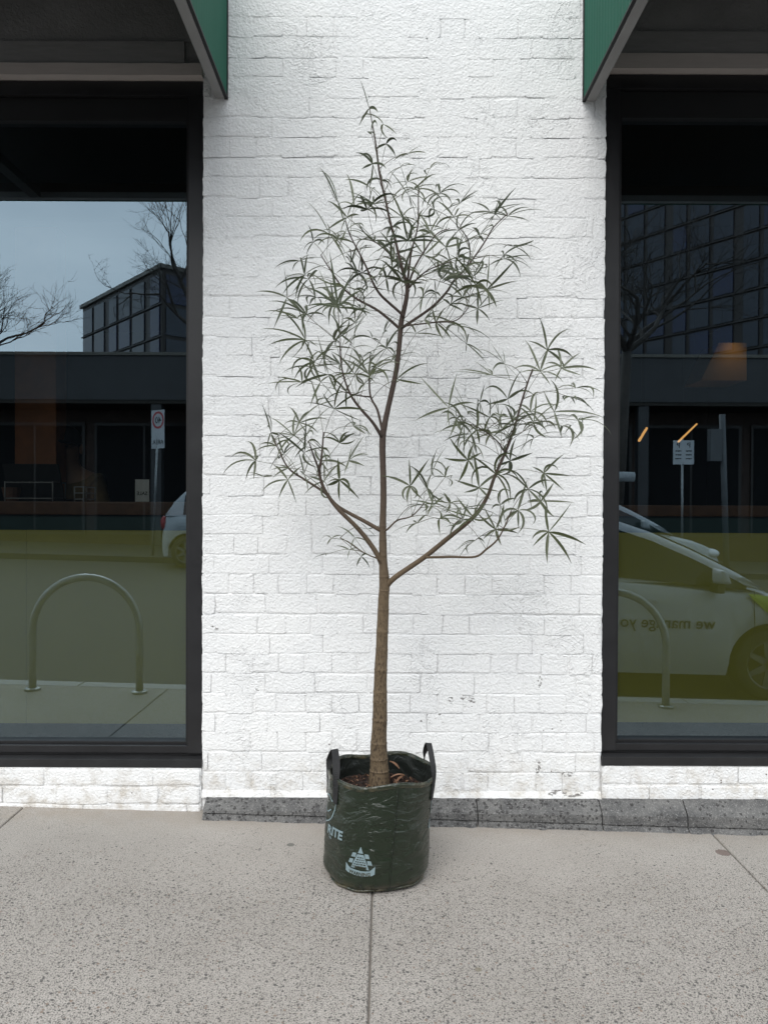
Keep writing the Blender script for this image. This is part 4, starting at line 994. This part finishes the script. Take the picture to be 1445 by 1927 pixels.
# ================================================================== THE STREET BEHIND THE CAMERA (seen in the glass)
STEEL = simple('galvanised_steel', (.30, .31, .31), .35, .15, 20, metal=.6)
def hoop(xa, xb, Y, hgt, lab):
    t = root('bike_hoop', ((xa + xb) / 2, Y, gz((xa + xb) / 2, Y)), lab, 'bike rack')
    r_ = (xb - xa) / 2; pts = [(xa, Y, gz(xa, Y) + .004)]; zc_ = gz((xa + xb) / 2, Y) + hgt - r_
    pts += [(xa, Y, zc_ - .15)]
    pts += [((xa + xb) / 2 - r_ * math.cos(i * math.pi / 20), Y, zc_ + r_ * math.sin(i * math.pi / 20)) for i in range(21)]
    pts += [(xb, Y, zc_ - .15), (xb, Y, gz(xb, Y) + .004)]
    mk('hoop', tube(pts, .026, 14), STEEL, t, smooth=True)
    for x in (xa, xb): mk('base_plate', tube([(x, Y, gz(x, Y) + .001), (x, Y, gz(x, Y) + .014), (x, Y, gz(x, Y) + .02)], [.055, .055, .042], 18), STEEL, t)
HY = 1.40; dH = 2 * GLASS - HY
hoop(V(62, 1290, dH).x, V(263, 1290, dH).x, HY, 0.80, 'steel bicycle hoop mirrored whole in the window with the sky')
hx = V(1252, 1290, dH).x; hoop(hx - .76, hx, HY, 0.80, 'steel bicycle hoop mirrored in front of the white hatchback')

# cars
PAINTW = simple('white_car_paint', (.40, .41, .415), .25, .03, 2); CGLASS = simple('dark_car_glass', (.008, .009, .010), .08, .1)
TYRE = simple('tyre_rubber', (.015, .015, .015), .8); RIMM = simple('alloy_rim', (.10, .105, .11), .4, .1, metal=.3)
REDL = simple('red_tail_lamp', (.35, .01, .015), .2); CLEARL = simple('clear_head_lamp', (.6, .62, .64), .15, .1); LIME = simple('lime_vinyl', (.28, .36, .02), .4, .05)
SILV = simple('pale_silver_paint', (.38, .40, .415), .25, .03, 2)
def interp(tab, x):
    if x <= tab[0][0]: return tab[0][1]
    for (x0, y0), (x1, y1) in zip(tab, tab[1:]):
        if x <= x1:
            t = (x - x0) / (x1 - x0); return y0 + (y1 - y0) * t
    return tab[-1][1]
def car(X, Yside, zb, S, Hs, paint, lab, near=False, tubeflag=False):
    # local frame: x forward from the rear bumper, y = 0 on the side towards the shop and negative away from it
    Lc, Wc = 3.62, 1.66
    t = root('parked_car', (X, Yside, zb), lab, 'car', None, rot=(0, math.atan(SLOPE), 0)); t.scale = (S, S, S * Hs)
    wx = (0.50, 2.84); wr = 0.29; ar = 0.345
    top = [(0, .62), (.03, .80), (.10, .95), (1.6, .95), (2.4, .89), (2.72, .87), (3.1, .80), (3.4, .70), (3.56, .56), (3.62, .44)]
    hw = [(0, .60), (.08, .76), (.35, .82), (2.9, .83), (3.3, .78), (3.52, .66), (3.62, .50)]
    xs = sorted(set([i * Lc / 60 for i in range(61)] + [w_ + ar * math.cos(i * math.pi / 14) for w_ in wx for i in range(15)]))
    g = G(); v = []; n = 13
    for x in xs:
        zb_ = .20 + (.10 if x < .06 or x > 3.54 else 0)
        for w_ in wx:
            if abs(x - w_) < ar: zb_ = max(zb_, wr + math.sqrt(ar*ar - (x - w_)**2) - .005)
        zt = max(interp(top, x), zb_ + .06); h = interp(hw, x)
        prof = [(h*.955, zb_), (h*.99, zb_ + (zt - zb_) * .25), (h, zb_ + (zt - zb_) * .55), (h*.985, zb_ + (zt - zb_) * .8), (h*.955, zt - .03), (h*.90, zt), (0, zt + .02)]
        row = [(x, -.83 + y, z) for y, z in prof] + [(x, -.83 - y, z) for y, z in reversed(prof[:-1])]
        v += row
    f = [(i*n+q, i*n+q+1, (i+1)*n+q+1, (i+1)*n+q) for i in range(len(xs)-1) for q in range(n-1)]
    f += [tuple(range(n)), tuple(reversed([(len(xs)-1)*n+q for q in range(n)]))]
    g.add(v, f); mk('body', g, paint, t, smooth=True)
    mk('underbody', box(.25, 3.35, -1.45, -.21, .18, .62), GASK, t)
    roof = [(.10, .95), (.22, 1.18), (.40, 1.38), (.85, 1.465), (1.3, 1.47), (1.62, 1.42), (1.89, 1.335), (2.21, 1.20), (2.58, 1.02), (2.80, .885)]
    g = G(); v = []; xr = [.10 + 2.7 * i / 44 for i in range(45)]; n = 9
    def halfw(z): return .775 - .19 * max(0, min(1, (z - .93) / .54)) ** 1.1
    for x in xr:
        zt = interp(roof, x); b0 = min(.93, zt - .02)
        prof = [(halfw(b0), b0), (halfw((b0+zt)/2) , (b0+zt)/2), (halfw(zt) + .02, zt - .05 if zt - b0 > .1 else zt - .01), (halfw(zt) - .04, zt), (0, zt + .025)]
        v += [(x, -.83 + y, z) for y, z in prof] + [(x, -.83 - y, z) for y, z in reversed(prof[:-1])]
    f = [(i*n+q, i*n+q+1, (i+1)*n+q+1, (i+1)*n+q) for i in range(len(xr)-1) for q in range(n-1)]
    g.add(v, f); mk('cabin', g, paint, t, smooth=True)
    # side windows on both flanks
    for s_ in (1, -1):
        for (xa, xb) in ((.42, 1.30), (1.34, 2.62)):
            v = []; m_ = 14
            for i in range(m_ + 1):
                x = xa + (xb - xa) * i / m_; zt = min(1.40, interp(roof, x) - .075); zb_ = min(interp(top, x) + .015, zt - .002)
                v += [(x, -.83 + s_ * (halfw(zb_) + .008), zb_), (x, -.83 + s_ * (halfw((zb_ + zt) / 2) + .012), (zb_ + zt) / 2), (x, -.83 + s_ * (halfw(zt) + .022), zt)]
            mk('side_window', G().add(v, [(i*3+q, i*3+q+1, (i+1)*3+q+1, (i+1)*3+q) for i in range(m_) for q in range(2)]), CGLASS, t, smooth=True)
        mr = G(); x0 = 2.36; yb = -.83 + s_ * .80
        y0_, y1_ = yb + s_ * .05, yb + s_ * .22
        hexa([(x0-.05,y0_,.945),(x0+.06,y0_,.945),(x0+.045,y1_,.955),(x0-.05,y1_,.955),(x0-.055,y0_,1.075),(x0+.02,y0_,1.075),(x0+.0,y1_,1.06),(x0-.055,y1_,1.06)], mr); m_o = mk('door_mirror', mr, paint, t, smooth=True, bevel=.028)
        mk('mirror_stalk', box(x0 - .03, x0 + .03, min(yb - s_*.04, yb + s_*.12), max(yb - s_*.04, yb + s_*.12), .87, .945), BLACKP, t, bevel=.01)
        for xh in (.95, 1.75): mk('door_handle', box(xh, xh + .14, -.83 + s_*.83 - .012, -.83 + s_*.83 + .012, .77, .795), paint, t, bevel=.005)
        v, f = ellipsoid((3.40, -.83 + s_ * .63, .63), (.14, .13, .07)); mk('headlight', G().add(v, f), CLEARL, t, smooth=True)
        v, f = ellipsoid((.05, -.83 + s_ * .66, .80), (.06, .10, .13)); mk('tail_light', G().add(v, f), REDL, t, smooth=True)
    # front and rear screens
    def screen(pts, name):
        v = []
        for (x, z) in pts:
            for q in (-1, -.5, 0, .5, 1): v.append((x, -.83 + q * (halfw(z) - .06), z + .034 - .02 * q * q))
        mk(name, G().add(v, [(i*5+q, i*5+q+1, (i+1)*5+q+1, (i+1)*5+q) for i in range(len(pts)-1) for q in range(4)]), CGLASS, t, smooth=True)
    screen([(x, interp(roof, x)) for x in (1.75, 1.89, 2.05, 2.21, 2.4, 2.58, 2.72)], 'windscreen')
    screen([(x - .02, interp(roof, x)) for x in (.13, .2, .28, .36)], 'rear_window')
    for w_ in wx:
        for s_ in (1, -1):
            yc = -.83 + s_ * .70
            def ringv(r_, y): return [(w_ + r_ * math.cos(i*2*math.pi/28), y, wr + r_ * math.sin(i*2*math.pi/28)) for i in range(28)]
            g = G(); v = ringv(.19, yc + s_*.085) + ringv(.27, yc + s_*.095) + ringv(wr, yc + s_*.06) + ringv(wr, yc - s_*.09)
            g.add(v, [(j*28+i, j*28+(i+1) % 28, (j+1)*28+(i+1) % 28, (j+1)*28+i) for j in range(3) for i in range(28)]); wh = mk('wheel', g, TYRE, t, smooth=True)
            g = G()
            for q in range(7):
                an = q * 2 * math.pi / 7; d = Vector((math.cos(an), 0, math.sin(an))); e = Vector((-math.sin(an), 0, math.cos(an))); c_ = Vector((w_, yc + s_*.08, wr))
                hexa([c_ + e*-.03 + Vector((0, -s_*.02, 0)), c_ + d*.19 + e*-.02 + Vector((0, -s_*.02, 0)), c_ + d*.19 + e*.02 + Vector((0, -s_*.02, 0)), c_ + e*.03 + Vector((0, -s_*.02, 0)), c_ + e*-.03, c_ + d*.19 + e*-.02, c_ + d*.19 + e*.02, c_ + e*.03], g)
            v = ringv(.185, yc + s_*.085) + ringv(.198, yc + s_*.09) ; g.add(v, [(i, (i+1) % 28, 28+(i+1) % 28, 28+i) for i in range(28)])
            mk('rim', g, RIMM, wh)
    if near:
        def side_y(x, z): return -.83 + interp(hw, x) * 1.004 + .004
        tv, tf = text_geo('we manage yo', .132, 0, .0008, 'LEFT')
        g = G().add([(2.36 - x, side_y(2.36 - x, 0), .575 + y) for x, y, z in tv], tf); mk('lettering', g, INK, t, label='dark lettering we manage yo on the door')
        # lime swoosh over the wing and screen pillar
        v = []; m_ = 16
        for i in range(m_ + 1):
            u = i / m_; x = 2.62 + .62 * u; zt = min(interp(top, x) - .012, .98 - .25 * u); zlo = .86 - .50 * u ** .9
            zlo = max(zlo, .64 if abs(x - 2.84) < .345 else .3); zlo = min(zlo, zt - .01)
            for q in range(4):
                z = zlo + (zt - zlo) * q / 3; v.append((x, side_y(x, z) + .002 - (.035 if q == 3 else 0), z))
        mk('lime_stripe', G().add(v, [(i*4+q, i*4+q+1, (i+1)*4+q+1, (i+1)*4+q) for i in range(m_) for q in range(3)]), LIME, t, smooth=True, label='lime green vinyl stripe across the front wing')
        for xd in (1.32, 2.66):
            mk('door_seam', tube([(xd, side_y(xd, .9) - .002, .90), (xd + .015, side_y(xd, .6) - .001, .6), (xd - .03, side_y(xd, .3) - .012, .27)], .003, 4), GASK, t)
    if tubeflag:
        mk('roof_tube', tube([(.5, -.45, 1.66), (2.35, -.45, 1.66)], .07, 16), SILV, t, smooth=True)
        for xr_ in (.8, 1.75): mk('roof_bar', box(xr_, xr_ + .05, -1.40, -.26, 1.50, 1.585), BLACKP, t, bevel=.01)
    return t
car(0.28, 0.62, rz(0.28) + .002, 1.0, 1.0, PAINTW, 'white hatchback with lime stripe and door lettering parked beside the bicycle hoop', near=True)
pc = V(297, 1092, 16.5); car(pc.x, pc.y, rz(pc.x) + .002, 1.2, 1.0, SILV, 'silver white car with red tail lamp parked across the road by the speed sign')
pc = V(1372, 1040, 13.2); car(pc.x - 3.62 * 1.2, pc.y, rz(pc.x - 4.3) + .002, 1.2, 1.06, SILV, 'silver white car with a tube on its roof on the far side of the road', tubeflag=True)

# signs across the road
DIMST2 = simple('dark_grey_pole', (.10, .105, .11), .6)  # darker grey than the other street steel
SIGNW = simple('white_sign_sheet', (.5, .52, .54), .4, .04); SIGNR = simple('red_sign_ring', (.45, .02, .03), .4)
def post(px, pyb, d, pyt, lean, tname, lab):
    b_ = V(px, pyb, d); zb_ = rz(b_.x) + .13 if d > 17 else rz(b_.x); tp = V(px + lean, pyt, d)
    t = root(tname, (b_.x, b_.y, zb_), lab, 'sign')
    mk('post', tube([(b_.x, b_.y, zb_), (tp.x, b_.y, tp.z)], .03, 10), STEEL, t, smooth=True)
    return t, b_, tp
dS = 18.3
t, b_, tp = post(288, 1000, dS, 772, 11, 'speed_sign', 'white 40 AREA speed sign on a leaning steel post across the road')
hgt = 72 / F * dS; wd = .46; ang = R(35); cx, cy = tp.x, b_.y + .05
def sg(u, z, o=0.0): return (cx - u * math.cos(ang) + o * math.sin(ang), cy - u * math.sin(ang) * .9 + o * math.cos(ang), tp.z - hgt + z)
def plate(u0, u1, z0, z1): return hexa([sg(u1, z0, 0), sg(u0, z0, 0), sg(u0, z0, -.01), sg(u1, z0, -.01), sg(u1, z1, 0), sg(u0, z1, 0), sg(u0, z1, -.01), sg(u1, z1, -.01)])
mk('sign_plate', plate(-wd/2, wd/2, 0, hgt), SIGNW, t)
rc = hgt - wd * .52
v = [sg(r_ * math.cos(i*2*math.pi/40), rc + r_ * math.sin(i*2*math.pi/40), .004) for r_ in (.155, .205) for i in range(40)]
mk('red_ring', G().add(v, [(i, (i+1) % 40, 40+(i+1) % 40, 40+i) for i in range(40)]), SIGNR, t)
tv, tf = text_geo('40', .22, 0, .002, 'CENTER'); mk('lettering', G().add([sg(x, rc - .075 + y, .006) for x, y, z in tv], tf), INK, t, label='dark numerals 40')
tv, tf = text_geo('AREA', .155, 0, .001, 'CENTER'); mk('lettering', G().add([sg(x, .10 + y, .006) for x, y, z in tv], tf), INK, t, label='dark letters AREA')
t, b_, tp = post(1283, 1000, 18.0, 826, 0, 'parking_sign', 'square white parking sign on a steel post across the road')
w2 = 39 / F * 18 / 2; h2 = 45 / F * 18; zt_ = V(1283, 829, 18).z
mk('sign_plate', box(b_.x - w2, b_.x + w2, b_.y + .03, b_.y + .04, zt_ - h2, zt_), SIGNW, t)
for s_ in (-1, 1):
    tv, tf = text_geo('P', .17, 0, .002, 'CENTER'); mk('lettering', G().add([(b_.x + s_ * w2 * .5 - x, b_.y + .043, zt_ - .17 + y) for x, y, z in tv], tf), INK, t, label='dark letter P')
    for r_ in range(3): mk('sign_line', box(b_.x + s_*w2*.5 - .07, b_.x + s_*w2*.5 + .07, b_.y + .0405, b_.y + .0425, zt_ - .26 - r_ * .09, zt_ - .235 - r_ * .09), INK, t)
b_ = V(1367, 1000, 18.2); t = root('utility_pole', (b_.x, b_.y, rz(b_.x) + .13), 'grey steel pole with a cabinet box strapped to it across the road', 'pole')
tp = V(1358, 780, 18.2); mk('post', tube([(b_.x, b_.y, rz(b_.x) + .13), (tp.x, b_.y, tp.z)], .07, 12), DIMST2, t, smooth=True)
c_ = V(1345, 838, 18.2); mk('cabinet', box(c_.x - .15, c_.x + .12, c_.y - .1, c_.y + .1, c_.z - .38, c_.z + .38), DIMST2, t, bevel=.01)

# bare street trees
BTWIG = simple('bare_bark', (.05, .042, .036), .9, .3)
def bare_tree(px, d, h, lean, seed, lab, spread=1.0, trunk_h=0.35, r0=.13):
    r = random.Random(seed); b_ = V(px, 1000, d); zb_ = rz(b_.x) + (.13 if d > 17 else 0); t = root('bare_tree', (b_.x, b_.y, zb_), lab, 'tree')
    base = Vector((b_.x, b_.y, zb_)); top = base + Vector((lean * h * trunk_h, 0, h * trunk_h))
    mk('trunk', tube([base, base.lerp(top, .5) + Vector((.03, .02, 0)), top], [r0, r0 * .8, r0 * .7], 10), BTWIG, t, smooth=True)
    g = G()
    def grow(p_, d_, ln, rad, lv):
        n = 4; pts = [p_]; dd = Vector(d_)
        for i in range(n):
            dd = (dd + Vector((r.gauss(0, .16), r.gauss(0, .16), r.gauss(.04, .10)))).normalized(); pts.append(pts[-1] + dd * ln / n)
        tube(pts, [rad * (1 - .55 * i / n) for i in range(n + 1)], 6 if lv < 2 else 4 if lv < 3 else 3, g, cap=False)
        if lv >= 5: return
        nb = r.choice((3, 3, 4)) if lv < 4 else r.choice((2, 2, 3))
        for q in range(nb):
            k = r.uniform(.4, 1.0) if q else 1.0; at = pts[min(n, int(k * n))]
            ax = Vector((r.gauss(0, 1), r.gauss(0, 1), r.gauss(0, .5))).normalized(); nd = (dd + ax * r.uniform(.45, .95) * spread).normalized()
            grow(at, nd, ln * r.uniform(.58, .82), max(.004, rad * r.uniform(.42, .58)), lv + 1)
    for q in range(5):
        an = q * 1.257 + r.uniform(-.4, .4); grow(top, Vector((math.cos(an) * spread + lean, math.sin(an) * spread, r.uniform(.7, 1.3))).normalized(), h * r.uniform(.13, .19), r0 * .5, 0)
    mk('crown', g, BTWIG, t, smooth=False)
bare_tree(-78, 21, 10.2, 0.0, 4, 'bare winter tree mirrored at the outer side of the sky window', .9, .48)
bare_tree(388, 21, 10.4, -0.04, 12, 'bare winter tree rising over the flat roofed block in the mirrored sky', 1.05, .57)
bare_tree(1152, 19, 11.5, 0.06, 5, 'bare winter tree mirrored against the dark office grid', 1.15, .46, .17)

# buildings across the road
CHAR = simple('charcoal_cladding', (.045, .045, .047), .6, .15, 1.5); SOFF = simple('dark_soffit', (.03, .025, .02), .8); CONB = simple('dark_brick', (.05, .032, .026), .85, .3, 3)
BGL = simple('office_glass', (.02, .026, .04), .12, .3, .6); SGL = simple('dim_shop_glass', (.008, .008, .009), .6, .3, .6, spec=.15); BGLB = simple('office_glass_blue', (.014, .02, .055), .15, .3, .6); MULL = simple('bronze_mullion', (.028, .022, .019), .5); COPP = simple('pale_capping', (.13, .12, .10), .5)
dB = 22.4; bY = 2 * GLASS - dB
b = root('low_shop_row', (0, bY, -.2), 'low charcoal shop row with a deep fascia and dark glazing across the road', 'building')
zp = V(80, 668, dB).z; zf = V(80, 752, dB).z; zs = V(80, 800, dB).z
mk('wall', box(-34, 34, bY - 12, bY - 1.6, -1.2, zp - .35), CONB, b)
mk('fascia', box(-34.2, 34.2, bY - 1.7, bY, zf, zp), CHAR, b, bevel=.02)
mk('capping', box(-34.3, 34.3, bY - 1.9, bY + .05, zp + .001, zp + .09), COPP, b)
mk('soffit', box(-34, 34, bY - 1.6, bY - .02, zf - .1, zf - .002), SOFF, b)
for i in range(16):
    x = -26 + i * 3.4
    if abs(x) > 22: continue
    wn = mk('shop_window', box(x, x + 3.1, bY - 1.58, bY - 1.54, .35, zf - .5), MULL, b)
    for q in range(2): mk('pane', box(x + .08 + q * 1.5, x + 1.5 + q * 1.5, bY - 1.53, bY - 1.52, .45, zf - .6), SGL, wn)
for i in range(7): mk('column', box(-21 + i * 7.1, -20.7 + i * 7.1, bY - .35, bY - .05, -.6, zf - .11), CHAR, b)

def block(corner_px, corner_py, d, L1, L2, zbase, storey, nst, ncol1, ncol2, lab, g1=BGL, vx=-1267):
    c_ = P(corner_px, corner_py, d); ztop = c_.z
    u = Vector((vx / F, -1.0, 0)).normalized(); w_ = Vector((-u.y, u.x, 0)) * 1.0     # in the street, +d is -Y
    o = Vector((c_.x, 2 * GLASS - d, 0))
    if w_.x < 0: w_ = -w_
    if w_.y > 0: w_ = Vector((u.y * -1, u.x, 0)); 
    b = root('office_block', (o.x, o.y, zbase), lab, 'building')
    def pt(a_, b2, z, off=0.0): q = o + u * a_ + w_ * b2; return Vector((q.x, q.y, z))
    mk('wall', hexa([pt(0,0,zbase),pt(L1,0,zbase),pt(L1,L2,zbase),pt(0,L2,zbase),pt(0,0,ztop-.4),pt(L1,0,ztop-.4),pt(L1,L2,ztop-.4),pt(0,L2,ztop-.4)]), MULL, b)
    mk('roof', hexa([pt(-.3,-.3,ztop-.39),pt(L1+.3,-.3,ztop-.39),pt(L1+.3,L2+.3,ztop-.39),pt(-.3,L2+.3,ztop-.39),pt(-.3,-.3,ztop),pt(L1+.3,-.3,ztop),pt(L1+.3,L2+.3,ztop),pt(-.3,L2+.3,ztop)]), COPP, b)
    rr = random.Random(9)
    for st in range(nst):
        z1 = ztop - .9 - st * storey; z0 = z1 - storey + .40
        for cidx in range(ncol1):
            a0 = L1 * (cidx + .10) / ncol1; a1 = L1 * (cidx + .90 - .22 * (cidx % 3 == 0)) / ncol1; m_ = rr.choice((g1, g1, g1, BGLB))
            mk('window', hexa([pt(a0,-.12,z0),pt(a1,-.12,z0),pt(a1,-.01,z0),pt(a0,-.01,z0),pt(a0,-.12,z1),pt(a1,-.12,z1),pt(a1,-.01,z1),pt(a0,-.01,z1)]), m_, b)
        for cidx in range(ncol2):
            a0 = L2 * (cidx + .08) / ncol2; a1 = L2 * (cidx + .92) / ncol2; m_ = rr.choice((g1, BGLB))
            mk('window', hexa([pt(-.12,a0,z0),pt(-.01,a0,z0),pt(-.01,a1,z0),pt(-.12,a1,z0),pt(-.12,a0,z1),pt(-.01,a0,z1),pt(-.01,a1,z1),pt(-.12,a1,z1)]), m_, b)
        mk('floor_band', hexa([pt(-.2,-.2,z0-.24),pt(L1,-.2,z0-.24),pt(L1,-.005,z0-.24),pt(-.2,-.005,z0-.24),pt(-.2,-.2,z0-.14),pt(L1,-.2,z0-.14),pt(L1,-.005,z0-.14),pt(-.2,-.005,z0-.14)]), MULL, b)
    return b
block(305, 497, 75, 21.0, 26, -8, 3.15, 5, 6, 5, 'flat roofed office block with narrow windows against the sky beyond the low shop row')
block(1600, 120, 62, 62, 14, -8, 2.6, 13, 26, 3, 'tall dark office grid with blue panes beyond the low shop row, behind a bare tree', vx=-1022)
